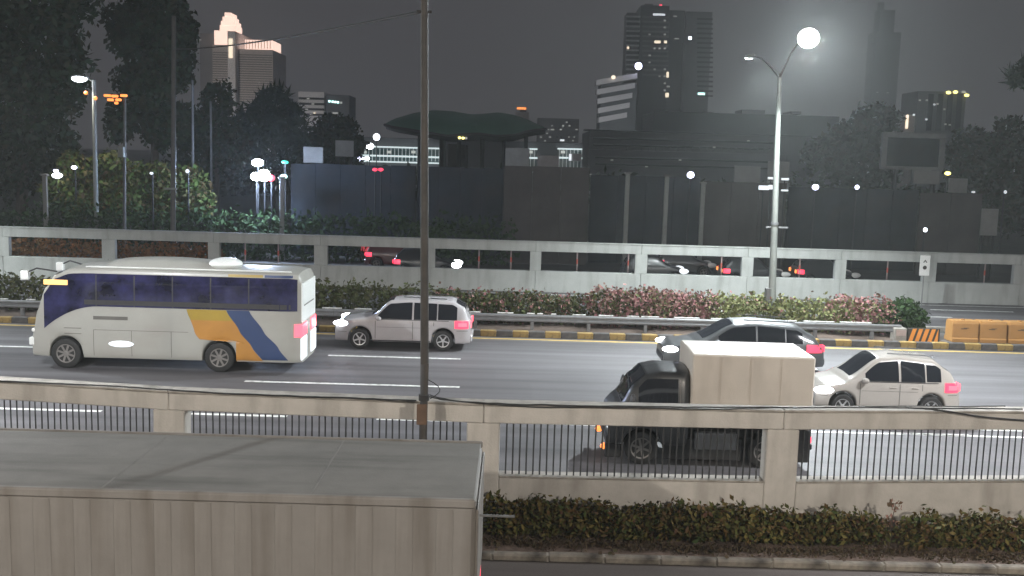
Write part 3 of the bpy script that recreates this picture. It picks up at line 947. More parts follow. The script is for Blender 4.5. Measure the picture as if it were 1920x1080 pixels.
def car(name, label, x_front, y_near, facing, L=4.2, W=1.72, H=1.62, paint=None, roofm=None, kind='hatch', head=True, tail=True, group=None, wheelr=0.31, tailm='E_pink', headm='E_head', rim='rim', cat='car', beams=False, detail=True):
    """facing -1: front towards -X. y_near: side nearest the camera."""
    e = empty(name, (x_front, y_near + W / 2, 0), label, cat, group, 0 if facing < 0 else math.pi)
    w_ = W / 2; bel = H * 0.58
    if kind == 'hatch':
        zt = [(0, .62), (.04, .72), (.25, .82), (L * .22, H * .60), (L * .29, H * .66), (L * .46, H * .965), (L * .60, H), (L * .84, H * .965), (L * .93, H * .80), (L * .985, H * .60), (L, H * .50)]
    elif kind == 'suv':
        zt = [(0, .70), (.05, .86), (.3, .98), (L * .23, H * .63), (L * .28, H * .67), (L * .41, H * .97), (L * .55, H), (L * .86, H * .985), (L * .95, H * .86), (L * .99, H * .62), (L, H * .55)]
    else:   # mpv, low nose and long roof
        zt = [(0, .60), (.04, .70), (.3, .84), (L * .19, H * .57), (L * .24, H * .64), (L * .44, H * .97), (L * .58, H), (L * .82, H * .95), (L * .93, H * .78), (L * .985, H * .56), (L, H * .48)]
    wx = (L * .185, L * .80)
    B = Body(L, w_, zt, bel, 0.24, wx, wheelr, H, w_ * 0.74)
    B.body('body', paint, e)
    roof_z = lambda x: interp(zt, x) - 0.13
    for side in ((-1, 1) if detail else (-1,)):
        x0 = L * (.335 if kind != 'suv' else .32); xm = L * .575; x1 = L * (.86 if kind != 'suv' else .90)
        # front side window, rear side window
        B.side_patch('side_window', M['glass'], e, x0, xm - .03, lambda x: bel + .035, lambda x: max(bel + .05, roof_z(x)), side)
        xs2 = L * .755
        B.side_patch('side_window', M['glass'], e, xm + .03, xs2 - .02, lambda x: bel + .035, lambda x: max(bel + .05, roof_z(x)), side)
        B.side_patch('quarter_window', M['glass'], e, xs2 + .02, x1, lambda x: bel + .05, lambda x: max(bel + .07, roof_z(x) - .01), side)
        for xd in (L * .30, xm, L * .73):
            B.side_patch('door_gap', M['panel_line'], e, xd - .011, xd + .011, .30 if xd < L * .7 else wheelr * 2 + .15, bel - .03, side, 0.003, 2, 6)
        for xd in (xm - .18, L * .73 - .18):
            yy = B.y_at(xd, bel - .12)
            MB().cbox(xd - .09, xd + .09, side * yy - .025, side * yy + .025, bel - .135, bel - .105, .008).build('door_handle', paint, e)
        # mirror
        yy = B.y_at(L * .31, bel - .02)
        MB().ellipsoid((L * .325, side * (yy + .10), bel + .06), .10, .09, .075, 10, 6).build('side_mirror', paint, e, smooth=True)
        B.side_patch('low_dark_panel', M['trim'], e, wx[0] + wheelr + .1, wx[1] - wheelr - .1, .252, .32, side, 0.012, 6, 2)
    B.top_patch('windscreen', M['glass'], e, L * (.265 if kind != 'mpv' else .245), L * .43, .84)
    B.top_patch('rear_window', M['glass'], e, L * .89, L * .965, .8)
    if roofm: B.top_patch('roof_panel', roofm, e, L * .44, L * .885, .97, .006)
    if detail:
        MB().tube([(L * .50, -w_ * .60, H + .035), (L * .82, -w_ * .60, H * .985 + .02)], .015, 6).build('roof_rail', M['trim'], e)
        MB().tube([(L * .50, w_ * .60, H + .035), (L * .82, w_ * .60, H * .985 + .02)], .015, 6).build('roof_rail', M['trim'], e)
    for side in (-1, 1):
        yf = B.width(.2) * .95
        MB().ellipsoid((.24 if detail else .16, side * yf, .70 if kind != 'suv' else .84), .30, .11, .10 if detail else .15, 12, 8).build('headlight', M[headm] if head else M['sign_white'], e, smooth=True)
        tl = B.side_patch('tail_light', M['E_red'] if tail else M['trim'], e, L * .885, L * .985, H * .45, H * .60, side, .014, 5, 3)
        if tail and tailm == 'E_pink': B.side_patch('lamp_core', M['E_pink'], tl, L * .91, L * .975, H * .49, H * .56, side, .020, 4, 2)
        yr = B.width(L) * .80
        MB().cbox(L - .02, L + .03, side * yr - .13, side * yr + .13, H * .46, H * .58, .012).build('tail_light', M[tailm] if tail else M['trim'], e)
        for xw in wx:
            wheel(e, xw, side * (w_ - .01), wheelr, .2, M[rim], 5 if detail else 4, side)
    MB().cbox(L - .03, L + .06, -w_ * .8, w_ * .8, .30, .52, .03).build('rear_bumper', paint, e)
    MB().cbox(-.03, .05, -w_ * .72, w_ * .72, .28, .46, .03).build('front_bumper', M['trim'], e)
    if detail:
        for side in (-1, 1):
            B.side_patch('bumper_gap', M['panel_line'], e, wx[1] + wheelr + .10, L - .08, H * .40, H * .40 + .016, side, .004, 5, 1)
            B.side_patch('bumper_gap', M['panel_line'], e, .10, wx[0] - wheelr - .09, .56, .575, side, .004, 5, 1)
            B.side_patch('belt_trim', M['trim'], e, L * .335, L * .84, bel + .008, bel + .030, side, .011, 12, 1)
            xf = L * .70
            B.side_patch('door_crease', M['panel_line'], e, L * .31, xf, H * .44, H * .44 + .010, side, .003, 10, 1)
    MB().cbox(L + .062, L + .07, -.22, .22, .40, .51, .002).build('number_plate', M['mark_dark'], e)
    if beams:
        light('SPOT', (-.15, 0, .66), 260, (0.95, .97, 1), e, .12, 70, .7, (R(90 - 7), 0, R(90)))
    return e


def wx_(px, D): return (px - 960) * D / FPX - 0.0


def gpx(px, py, D):
    return P(px, py, D).x


# white compact SUV behind the dark pole
car('suv_car', 'white sport utility car behind the dark pole with spoked wheels and red tail lamp', gpx(630, 620, 33.4), 33.1, -1, 4.5, 1.75, 1.70, M['white_paint'], None, 'suv', True, True, 'cars on the main road', .34, beams=False)
# silver car in the lane beyond
car('grey_car', 'dark grey car with bright headlamp passing behind the cream cargo box', gpx(1243, 650, 31.1), 30.75, -1, 4.95, 1.80, 1.60, M['silver_paint'], M['silver_roof'], 'mpv', True, True, 'cars on the main road', .32, 'E_red', beams=False)
# small white car at right
car('hatchback_car', 'cream white hatchback with glowing headlamp right behind the cargo box', gpx(1523, 730, 26.0), 25.6, -1, 3.72, 1.66, 1.62, M['cream_paint'], None, 'mpv', True, True, 'cars on the main road', .30, beams=False)

# ---- bus
BL, BWD, BH = 7.85, 2.25, 2.98
bus_x = gpx(58, 600, 29.0)
bus = empty('coach_bus', (bus_x, 28.9 + BWD / 2, 0), 'white midsize coach with orange and blue slanting stripes and dark windows', 'bus')
bz = [(0, 0.95), (.05, 1.15), (.18, 1.7), (.42, 2.35), (.75, 2.78), (1.2, BH - .04), (2.0, BH), (BL - .5, BH), (BL - .10, BH - .05), (BL - .02, BH - .20), (BL, BH - .32)]
WHX = (1.02, 5.48)
BB = Body(BL, BWD / 2, bz, 1.86, .30, WHX, .43, BH, BWD / 2 - .05, .12, .14)
BB.nose_end = 0.4
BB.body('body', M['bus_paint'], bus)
zf = lambda x: interp(bz, x)
WB = 1.84
def curve(tab):
    """x of a stripe edge at height fraction v (0 at the skirt, 1 under the windows)."""
    return lambda v: interp(tab, v)
for side in (-1, 1):
    BB.side_patch('window_band', M['glass_bus'], bus, .40, BL - .12, lambda x: WB - max(0, 2.0 - x) ** 2 * .27, lambda x: min(2.79, max(WB - max(0, 2.0 - x) ** 2 * .27 + .05, zf(x) - .17)), side, .010, 60, 7)
    for xg in (1.95, 3.05, 4.15, 5.25, 6.35):
        BB.side_patch('window_post', M['trim'], bus, xg - .02, xg + .02, WB + .02, 2.76, side, .016, 2, 6)
    BB.side_patch('seat_row', M['trim'], bus, 1.6, BL - .3, WB + .05, WB + .19, side, .0125, 30, 2)
    oL = curve([(0, 5.72), (.30, 5.05), (.55, 4.78), (1, 4.55)]); bLf = curve([(0, 6.78), (.3, 6.44), (.6, 6.08), (1, 5.70)]); bRt = curve([(0, 7.52), (.3, 7.20), (.6, 6.78), (1, 6.36)])
    arch = lambda x: .32
    BB.side_patch('orange_stripe', M['bus_orange'], bus, lambda v: max(oL(v * .12), WHX[1] + .50), lambda v: bLf(v * .12) - .01, .32, .50, side, .006, 10, 3)
    BB.side_patch('orange_stripe', M['bus_orange'], bus, lambda v: max(oL(.12 + v * .30), WHX[1] + .50 if v < .999 else 0), lambda v: bLf(.12 + v * .30) - .01, .50, .96, side, .006, 10, 8)
    BB.side_patch('orange_stripe', M['bus_orange'], bus, lambda v: oL(.42 + v * .36), lambda v: bLf(.42 + v * .36) - .01, .96, 1.52, side, .006, 12, 8)
    BB.side_patch('yellow_stripe', M['bus_yellow'], bus, lambda v: oL(.78 + v * .22), lambda v: bLf(.78 + v * .22) - .01, 1.52, 1.83, side, .006, 12, 5)
    BB.side_patch('blue_stripe', M['bus_blue'], bus, bLf, bRt, .32, 1.83, side, .0075, 8, 16)
    BB.side_patch('yellow_stripe', M['bus_yellow'], bus, 5.75, 6.75, 2.80, 2.875, side, .006, 8, 3)
    BB.side_patch('blue_stripe', M['bus_blue'], bus, 6.8, 7.6, 2.80, 2.875, side, .006, 8, 3)
    for xg in (1.85, 2.95, 4.1):
        BB.side_patch('hatch_gap', M['panel_line'], bus, xg - .007, xg + .007, .40, 1.15, side, .004, 1, 6)
    BB.side_patch('hatch_gap', M['panel_line'], bus, 1.85, 4.6, 1.15, 1.162, side, .004, 30, 1)
    BB.side_patch('vent_grille', M['panel_line'], bus, 1.85, 2.85, 1.46, 1.56, side, .010, 6, 2)
    BB.side_patch('trim_strip', M['panel_line'], bus, 1.0, 1.5, 1.18, 1.20, side, .008, 6, 2)
    BB.side_patch('trim_strip', M['panel_line'], bus, 1.0, 1.5, 1.02, 1.035, side, .008, 6, 2)
    lamp_o = MB()
    yy = BB.y_at(2.65, .74)
    lamp_o.ellipsoid((2.65, side * (yy + .015), .76), .37, .03, .095, 16, 8)
    lamp_o.build('marker_lamp', M['E_soft'] if side < 0 else M['sign_white'], bus, smooth=True)
    for xw in WHX:
        wheel(bus, xw, side * (BWD / 2 - .03), .43, .28, M['rim_dark'], 8, side)
    yf = BB.width(.15)
    MB().ellipsoid((.16, side * yf * .8, .78), .22, .14, .11, 12, 8).build('headlight', M['E_soft'], bus, smooth=True)
    arm = MB().tube([(.75, side * .90, 2.80), (.25, side * 1.10, 2.90), (-.10, side * 1.14, 2.74)], .025, 6).build('mirror_arm', M['trim'], bus)
    MB().cbox(-.18, .04, side * 1.14 - .09, side * 1.14 + .09, 2.56, 2.84, .03).build('mirror', M['bus_white'], arm)
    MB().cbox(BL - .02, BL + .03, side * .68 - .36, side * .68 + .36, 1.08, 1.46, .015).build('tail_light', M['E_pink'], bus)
    MB().cbox(BL - .02, BL + .03, side * .68 - .36, side * .68 + .36, .40, 1.05, .015).build('rear_glow_panel', M['E_soft'], bus)  # glowing panel stands in for following cars' headlights on the rear
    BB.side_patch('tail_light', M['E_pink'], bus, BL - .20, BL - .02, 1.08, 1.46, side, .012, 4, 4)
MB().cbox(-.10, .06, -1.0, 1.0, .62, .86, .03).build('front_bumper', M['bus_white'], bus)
MB().cbox(-.02, .10, -.98, -.55, 1.02, 1.12, .02).build('number_plate', M['sign_white'], bus)
BB.top_patch('windscreen', M['glass_bus'], bus, .12, .95, .95)
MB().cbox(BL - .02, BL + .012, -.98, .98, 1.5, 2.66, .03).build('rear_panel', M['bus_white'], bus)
MB().cbox(BL - .02, BL + .018, -.7, .7, 1.95, 2.0, .01).build('rear_vent', M['panel_line'], bus)
MB().cbox(.45, 1.13, -(BWD / 2 + .015), -(BWD / 2 - .06), 2.44, 2.58, .008).build('route_display', M['E_amber'], bus)
rows = []
for i in range(25):
    x = 2.0 + 3.3 * i / 24
    t = math.sin(math.pi * i / 24) ** 0.3 if 0 < i < 24 else 0.0
    h = .24 * t
    rows.append([(x, y * .78, BH - .02 + h * (1 - abs(y) ** 4)) for y in np.linspace(-1, 1, 13)])
ac = MB().grid(rows).build('cooling_unit', M['bus_paint'], bus, smooth=True)
MB().ellipsoid((5.45, -.25, BH + .10), .50, .5, .20, 14, 8).build('roof_cowl', M['bus_white'], bus, smooth=True)
MB().cbox(1.6, BL - .3, -.98, -.93, BH - .03, BH + .015, .012).build('roof_gutter', M['bus_white'], bus)

# ---- small cargo truck in the near lane
ct_y = 20.95
cx0 = gpx(1142, 760, 21.0)
ctk = empty('cargo_truck', (cx0, ct_y + .85, 0), 'small truck with dark cab and cream cargo box behind the foreground wall', 'truck')
CB = Body(1.72, .84, [(0, .95), (.05, 1.10), (.25, 1.28), (.55, 1.75), (.80, 1.98), (1.1, 2.04), (1.68, 2.03), (1.72, 1.99)], 1.22, .42, (.72,), .36, 2.04, .70, .12, .1)
CB.body('cab', M['cab_dark'], ctk)
for side in (-1, 1):
    CB.side_patch('cab_window', M['glass'], ctk, .62, 1.46, 1.27, lambda x: min(1.86, interp(CB.ztop, x) - .14), side)
    CB.side_patch('door_gap', M['panel_line'], ctk, 1.50, 1.515, .6, 1.85, side, .004, 1, 6)
    MB().ellipsoid((.48, side * .98, 1.42), .07, .12, .16, 10, 6).build('side_mirror', M['trim'], ctk, smooth=True)
    MB().ellipsoid((.10, side * .62, .78), .12, .13, .09, 10, 6).build('headlight', M['E_soft'], ctk, smooth=True)
    for xw in (.72, 3.35):
        wheel(ctk, xw, side * .80, .36, .22, M['rim_dark'], 6, side)
    MB().cbox(4.32, 4.36, side * .62 - .1, side * .62 + .1, .55, .68, .01).build('tail_light', M['E_red'], ctk)
    MB().ellipsoid((-.06, side * .70, .36), .09, .08, .07, 10, 6).build('turn_signal', M['E_orange'], ctk, smooth=True)
CB.top_patch('windscreen', M['glass'], ctk, .28, .76, .84)
bx = MB().cbox(1.72, 4.30, -.86, .86, .86, 2.43, .03).build('cargo_box', M['cargo_cream'], ctk)
for x in (2.35, 2.98, 3.62):
    MB().box(x - .02, x + .02, -.866, -.857, .95, 2.38).build('box_rib', M['cargo_cream'], bx)
MB().box(1.73, 4.29, -.872, -.858, .875, .94).build('box_rail', M['panel_line'], bx)
MB().cbox(1.3, 4.32, -.34, .34, .50, .84, .02).build('chassis', M['bar'], ctk)
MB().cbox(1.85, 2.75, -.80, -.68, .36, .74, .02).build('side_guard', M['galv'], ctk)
MB().cbox(1.20, 2.86, -.78, -.70, .13, .60, .02).build('low_dark_panel', M['bar'], ctk)  # these low dark panels are added, standing in for shade under the truck
MB().cbox(3.84, 4.30, -.78, -.70, .13, .84, .02).build('low_dark_panel', M['bar'], ctk)
MB().cbox(-.06, .30, -.80, -.66, .14, .45, .03).build('low_dark_panel', M['bar'], ctk)
MB().cbox(.1, 4.2, .60, .70, .10, .80, .02).build('low_dark_panel', M['bar'], ctk)
MB().cbox(4.305, 4.36, -.8, .8, .42, .54, .02).build('rear_bumper', M['bar'], ctk)
MB().cbox(-.04, .04, -.75, .75, .42, .60, .02).build('front_bumper', M['bar'], ctk)

# ---- big box truck passing in the foreground
xr = P(898, 930, 12.3).x
TY0, TY1 = 11.1, 13.55
TZ = 2.51
bt = empty('box_truck', (xr - 8.6, (TY0 + TY1) / 2, 0), 'large dusty grey box truck passing close in the left foreground', 'truck')
hw = (TY1 - TY0) / 2
TL = 8.6
MB().cbox(0, TL, -hw + .02, hw - .02, .95, TZ - .02, .05).build('cargo_body', M['truck_side'], bt)
MB().cbox(0.02, TL - .02, -hw + .09, hw - .05, TZ - .022, TZ + .012, .012).build('roof_skin', M['truck_roof'], bt)
MB().cbox(0, TL, -hw - .005, -hw + .085, TZ - .075, TZ + .035, .022).build('roof_rail', M['truck_side'], bt)
MB().cbox(0, TL, hw - .045, hw + .01, TZ - .06, TZ + .03, .015).build('roof_rail', M['truck_side'], bt)
rib = MB().cbox(-.10, .10, .0155, .024, .98, TZ - .085, .008).build('side_rib', M['truck_side'], bt, loc=(TL - .35, -hw + .002, 0))
for k in range(1, 18):
    clone(rib, bt, (TL - .35 - k * .46, -hw + .002, 0))
for k in range(3):
    MB().cbox(-.015, .015, -hw + .12, hw - .08, TZ + .006, TZ + .0155, .004).build('roof_seam', M['truck_roof'], bt, loc=(TL - 1.9 - k * 2.4, 0, 0))
for s in (-1, 1):
    MB().cbox(TL + .002, TL + .03, (-hw + .06) if s < 0 else .01, -.01 if s < 0 else hw - .06, 1.0, TZ - .1, .01).build('rear_door', M['truck_side'], bt)
    for xw in (1.0, 5.9, 7.0):
        if xw > 2: wheel(bt, xw, s * (hw - .06), .48, .3, M['rim_dark'], 8, s)
    MB().cbox(TL - .1, TL + .02, s * .95 - .12, s * .95 + .12, .70, .85, .01).build('tail_light', M['E_red'], bt)
MB().box(TL - .35, TL + .45, -hw + .5, -hw + .52, 2.17, 2.195).build('rear_bar', M['galv'], bt)
MB().cbox(-.2, TL - .05, -.42, .42, .62, .93, .02).build('chassis', M['bar'], bt)
TC = Body(2.0, hw - .06, [(0, 1.0), (.05, 1.25), (.22, 2.0), (.42, 2.42), (.7, 2.5), (1.96, 2.5), (2.0, 2.46)], 1.5, .5, (.95,), .48, 2.5, hw - .2, .12, .06)
cabo = TC.body('cab', M['truck_side'], bt); cabo.location = (-2.05, 0, 0)
for s in (-1, 1):
    o = TC.side_patch('cab_window', M['glass'], bt, .55, 1.55, 1.55, 2.25, s); o.location = (-2.05, 0, 0)
    wheel(bt, -1.1, s * (hw - .1), .48, .3, M['rim_dark'], 8, s)
o = TC.top_patch('windscreen', M['glass'], bt, .1, .4, .9); o.location = (-2.05, 0, 0)

# ---- cars on the road behind the far wall (heading right)
def back_car(label, px_tail, px_front, D, paint, kind='hatch', tailm='E_red', head=True, hm='E_head', tail=True):
    xa, xb = P(px_tail, 490, D).x, P(px_front, 490, D).x
    return car('distant_car', label, xb, D, 1, xb - xa, 1.7, 1.55, paint, None, kind, head, tail, 'cars on the road behind the far wall', .30, tailm, hm, 'rim_dark', 'car', False, False)


dk = mat('dark_car_paint', (0.03, 0.032, 0.036), .3, var=.1, coat=.4)
rd = mat('dark_red_paint', (0.10, 0.02, 0.02), .3, var=.1, coat=.4)
back_car('dark red car with glowing tail lamps seen through the wall opening before the pole', 684, 795, 57.0, rd)
back_car('dark car with white headlamps seen through the opening just past the dark pole', 736, 860, 53.4, dk)
back_car('dark car whose headlamp shows at the left end of a wall opening', 1170, 1288, 53.6, dk, hm='E_soft', tail=False)
back_car('dark car behind another, its tail lamp dim red left of the orange one', 1233, 1340, 57.2, dk, head=False)
back_car('dark car with orange tail lamp left of the tall lamp post', 1356, 1480, 53.4, dk, tailm='E_orange', head=False)
back_car('dark car with orange tail lamp seen right of the tall lamp post', 1496, 1612, 54.0, dk, tailm='E_orange', head=False)

# slim posts behind the far wall
post0 = None
for i, px_ in enumerate((460, 522, 898, 958, 1082, 1178, 1353, 1500, 1665, 1848)):
    x = P(px_, 490, 50.6).x
    wh = ['in the third wall opening, nearer the bus front', 'in the third wall opening, above the bus roof', 'right of the bright headlamps', 'before the next wall pillar right of the headlamps', 'in the middle of the opening above the flowers', 'at the edge of the opening above the pink flowers', 'above the orange tail lamp left of the lamp post', 'above the orange lamp right of the lamp post', 'in the opening beside the white road sign', 'in the last opening behind the orange barriers'][i]
    e = empty('marker_post', (x, 50.6, 0), 'slim pinkish marker post ' + wh, 'post', 'marker posts behind the far wall')
    if post0 is None:
        post0 = (MB().tube([(0, 0, -.02), (0, 0, 1.98)], .038, 8).build('post_shaft', mat('pink_grey_post', (.36, .27, .26), .7), e),
                 MB().tube([(0, 0, 1.25), (0, 0, 1.5)], .044, 8).build('red_band', mat('red_band', (.5, .10, .07), .6), e))
    else:
        for o in post0: clone(o, e)
# red illuminated panel
a = P(690, 467, 60.5)
e = empty('red_sign', (a.x, 60.5, 0), 'small red lit panel on a post seen through the wall opening', 'sign')
MB().cbox(-.42, .42, -.05, .05, a.z - .15, a.z + .28, .01).build('panel', emit('dim_red_panel', (.9, .08, .10), .45), e)
MB().tube([(0, .08, -.02), (0, .08, a.z + .2)], .04, 8).build('post', M['pole_grey'], e)
# warm lit shrubs behind the wall's left openings
shrub_row('planting_bed', 'warm lit shrubs seen through the two wall openings at the left', 'shrubs', -60, 400, 50.9, 1.85, 5000, M['leaf_warmlit'], 0.11, None, None, .5, 0.0, .8)

# ------------------------------------------------------------------ median furniture at right
def water_barrier(px0, px1, label):
    D = 37.0
    a, b = P(px0, 620, D).x, P(px1, 620, D).x
    e = empty('water_barrier', ((a + b) / 2, D, .11), label, 'barrier', 'orange plastic barriers')
    h = (b - a) / 2
    prof = [(-.02, 0.02), (-.02, .14), (.03, .18), (.05, .70), (.10, .80), (.62, .80), (.67, .70), (.69, .18), (.74, .14), (.74, .02)]
    bb = MB()
    for s, t in ((-h, -h + .05), (-h + .05, h - .05), (h - .05, h)):
        k = len(prof)
        inset = 0.02 if (s == -h or t == h) else 0
        vs = [(x, lerp(y, .35, inset * 2), z * (1 - inset)) for x in (s, t) for y, z in prof]
        fs = [(i, (i + 1) % k, k + (i + 1) % k, k + i) for i in range(k)] + [tuple(range(k - 1, -1, -1)), tuple(range(k, 2 * k))]
        bb.add(vs, fs)
    bb.build('body', M['orange_plastic'], e)
    MB().tube([(0, .36, .795), (0, .36, .84)], .07, 10).build('filler_cap', M['orange_plastic'], e)
    MB().cbox(-h * .35, h * .1, .035, .05, .50, .525, .004).build('moulded_mark', M['mark_dark'], e)
    MB().cbox(-h * .15, h * .25, .032, .046, .535, .555, .004).build('moulded_mark', M['mark_dark'], e)
    MB().cbox(-h * .8, h * .8, .035, .052, .28, .31, .004).build('groove', M['kerb_yellow'], e)
    MB().box(-h * .9, h * .9, .02, .70, -.0, .03).build('foot', M['mark_dark'], e)
    return e


water_barrier(1787, 1836, 'orange water filled barrier nearest the striped chevron board')
water_barrier(1839, 1889, 'orange water filled barrier in the middle of three')
water_barrier(1893, 1945, 'orange water filled barrier cut by the picture edge')

a = P(1732, 622, 36.75)
e = empty('chevron_board', (a.x, 36.75, .12), 'low board with orange and black slanting stripes at the rail end', 'barrier')
x0, x1 = P(1703, 622, 36.75).x - a.x, P(1763, 622, 36.75).x - a.x
MB().cbox(x0, x1, 0, .10, .0, .52, .015).build('board', M['mark_dark'], e)
n = 5
for k in range(n):
    w_ = (x1 - x0) / n
    xa = x0 + k * w_
    q = [(xa + .02 + d, y, z) for y in (-.006, .002) for d, z in ((0, .02), (w_ * .62, .02), (w_ * .62 + .14 if k < n - 1 else w_ * .62, .50), (.14, .50))]
    MB().add(q, [(0, 1, 2, 3), (7, 6, 5, 4), (0, 4, 5, 1), (1, 5, 6, 2), (2, 6, 7, 3), (3, 7, 4, 0)]).build('stripe', M['orange_sheet'], e)
e = empty('concrete_block', (P(1690, 622, 36.8).x, 36.8, .12), 'grey pinkish concrete block at the end of the guard rail', 'block')
MB().cbox(-.24, .20, -.05, .45, 0, .50, .03).build('block_body', M['concrete_cap'], e)
MB().cbox(-.20, .16, -.058, -.045, .22, .44, .005).build('reflector_plate', mat('dull_pink_plate', (.42, .33, .30), .7), e)

a = P(1734, 497, 47.9)
e = empty('road_sign', (a.x, 47.9, 0), 'white upright road sign on a thin post before the far wall', 'sign')
MB().tube([(0, .03, -.02), (0, .03, a.z)], .03, 8).build('post', M['galv'], e)
sb = MB().cbox(-.24, .24, -.02, .015, P(1734, 517, 47.9).z, P(1734, 479, 47.9).z, .01).build('sign_panel', M['sign_white'], e)
zz = a.z
b = MB()
b.add([(-.10, -.026, zz + .12), (0, -.026, zz + .26), (.10, -.026, zz + .12), (.045, -.026, zz + .12), (0, -.026, zz + .19), (-.045, -.026, zz + .12)], [(0, 5, 4, 1), (1, 4, 3, 2)])
b.build('arrow_mark', M['mark_dark'], sb)
b = MB(); b.lathe_y([(.05, -.030), (.095, -.030), (.095, -.024), (.05, -.024)], 0, 0, zz - .12, 14); b.build('ring_mark', M['mark_dark'], sb)

# ------------------------------------------------------------------ near hedge and verge
def near_hedge(label, px0, px1, n):
    D = 16.42
    a, b = P(px0, 960, D).x, P(px1, 960, D).x
    e = empty('near_hedge', ((a + b) / 2, D, .1), label, 'hedge', 'low hedges at the foot of the wall')
    blobs = []
    x = a + .2
    while x < b - .1:
        h = random.uniform(.46, .68)
        blobs.append(((x - (a + b) / 2, random.uniform(-.05, .05), h * .5), (.34, random.uniform(.24, .30), h * .56)))
        x += .22
    leaves('foliage', blobs, n, .050, M['leaf_near'], e, aspect=.5, shell=.4)
    st = MB()
    for c, r_ in blobs:
        for k in range(2):
            st.tube([(c[0] + random.uniform(-.08, .08), c[1], -.05), (c[0] + random.uniform(-.12, .12), c[1] + random.uniform(-.1, .1), c[2] * 1.2)], [.012, .006], 4)
    st.build('stem', M['bark'], e)


near_hedge('dark reddish green low hedge in front of the wall, from the truck to the gap', 905, 1655, 11500)
near_hedge('dark low hedge in front of the wall at its far end past the gap', 1690, 2100, 6500)
near_hedge('dark low hedge hidden behind the grey box truck', -60, 880, 9000)
e = empty('sapling', (P(1672, 950, 16.35).x, 16.35, .1), 'small pinkish leafed sapling in the gap of the near hedge', 'plant')
MB().tube([(0, 0, -.02), (.02, 0, .45), (.06, 0, .78)], [.012, .009, .005], 5).build('stem', M['bark'], e)
leaves('foliage', [((.05, 0, .74), (.12, .1, .12)), ((-.02, 0, .45), (.14, .1, .12))], 90, .035, leaf_mat('pink_young_leaf', [(.22, .12, .10), (.16, .10, .07), (.10, .09, .05)]), e)
# weeds on the verge
vb = [((x, 15.98 + random.uniform(-.12, .12), .03), (.30, .20, random.uniform(.06, .16))) for x in np.arange(-1.2, 9.6, .22)]
o = leaves('verge_weeds', [((c[0], c[1], c[2] + .1), r_) for c, r_ in vb], 5200, .035, M['grass'], None, aspect=.3, shell=.2)
tag(o, 'dry brown and green weeds growing on the verge under the near hedge', 'weeds', kind='stuff')
lit = MB()
for k in range(26):
    x = random.uniform(-.5, 8.5); y = random.uniform(15.62, 16.0); s = random.uniform(.02, .05); a = random.uniform(0, 3)
    c, s_ = math.cos(a) * s, math.sin(a) * s
    lit.add([(x - c, y - s_, .125), (x + s_, y - c, .128), (x + c, y + s_, .16), (x - s_, y + c, .15)], [(0, 1, 2, 3)])
tag(lit.build('fallen_leaves', M['grass']), 'scattered pale fallen leaves along the near kerb', 'leaves', kind='stuff')


# ------------------------------------------------------------------ trees beyond the wall
def tree(name, label, D, base_px, blobs_px, n, size, m=None, group='trees beyond the far wall', trunk_r=.25, depth=None, cat='tree', aspect=.55):
    bx_ = P(base_px, 430, D)
    e = empty(name, (bx_.x, D, 0), label, cat, group)
    blobs = []
    for (px, py, rx, ry) in blobs_px:
        c = P(px, py, D); s = D / FPX
        blobs.append(((c.x - bx_.x, random.uniform(-.3, .3) * rx * s, c.z), (rx * s, (depth or .8) * rx * s, ry * s)))
    leaves('crown', blobs, n, size, m or M['leaf_tree'], e, aspect=aspect, shell=.45)
    tk = MB()
    top = max(blobs, key=lambda b: b[0][2])
    zl = min(b[0][2] for b in blobs)
    tk.tube([(0, 0, -.02), (.1, .05, zl * .5), (top[0][0] * .4, 0, (zl + top[0][2]) / 2), (top[0][0], 0, top[0][2])], [trunk_r, trunk_r * .8, trunk_r * .5, trunk_r * .15], 8)
    for c, r_ in blobs:
        tk.tube([(top[0][0] * .25, 0, max(1.0, min(c[2] - r_[2] * .6, zl * .9))), (c[0] * .6, c[1] * .5, c[2] - r_[2] * .4), c], [trunk_r * .4, trunk_r * .25, trunk_r * .06], 6)
    tk.build('trunk', M['bark'], e, smooth=True)
    return e


tree('broadleaf_tree', 'huge dark tree filling the left picture edge', 68, 40, [(60, 90, 105, 80), (30, 190, 90, 90), (105, 170, 62, 60), (10, 300, 70, 80), (70, 0, 110, 70), (90, 270, 55, 60), (-60, 120, 90, 120)], 17000, .26, trunk_r=.5)
tree('broadleaf_tree', 'dark tall tree with ragged crown between the two street lamps and the tower', 72, 290, [(290, 75, 78, 52), (245, 45, 55, 40), (330, 125, 42, 48), (275, 165, 62, 50), (232, 225, 34, 45), (312, 235, 62, 50), (350, 60, 25, 30), (290, 20, 60, 40)], 13000, .24, trunk_r=.4)
tree('broadleaf_tree', 'small dark round tree below the lit tower', 76, 405, [(408, 190, 34, 40), (400, 245, 45, 50), (372, 290, 45, 50), (430, 280, 40, 50)], 5000, .22)
tree('palm_like_tree', 'spiky topped dark tree before the small banded building', 84, 510, [(512, 195, 48, 34), (470, 230, 40, 40), (545, 235, 40, 40), (505, 280, 75, 60), (450, 290, 40, 50)], 4200, .52, M['leaf_palm'], aspect=.18)
tree('broadleaf_tree', 'low dark tree left of the lit balcony building', 98, 628, [(630, 240, 42, 26), (600, 275, 45, 35), (655, 272, 34, 30), (620, 310, 60, 40)], 4200, .28)
tree('shrub_tree', 'lamp lit green shrub left of the first street lamp', 63.2, 140, [(150, 325, 42, 34), (125, 360, 45, 36), (165, 385, 45, 32), (135, 300, 24, 20)], 3600, .16, M['leaf_lit'], 'lamp lit shrubs beyond the wall', .12)
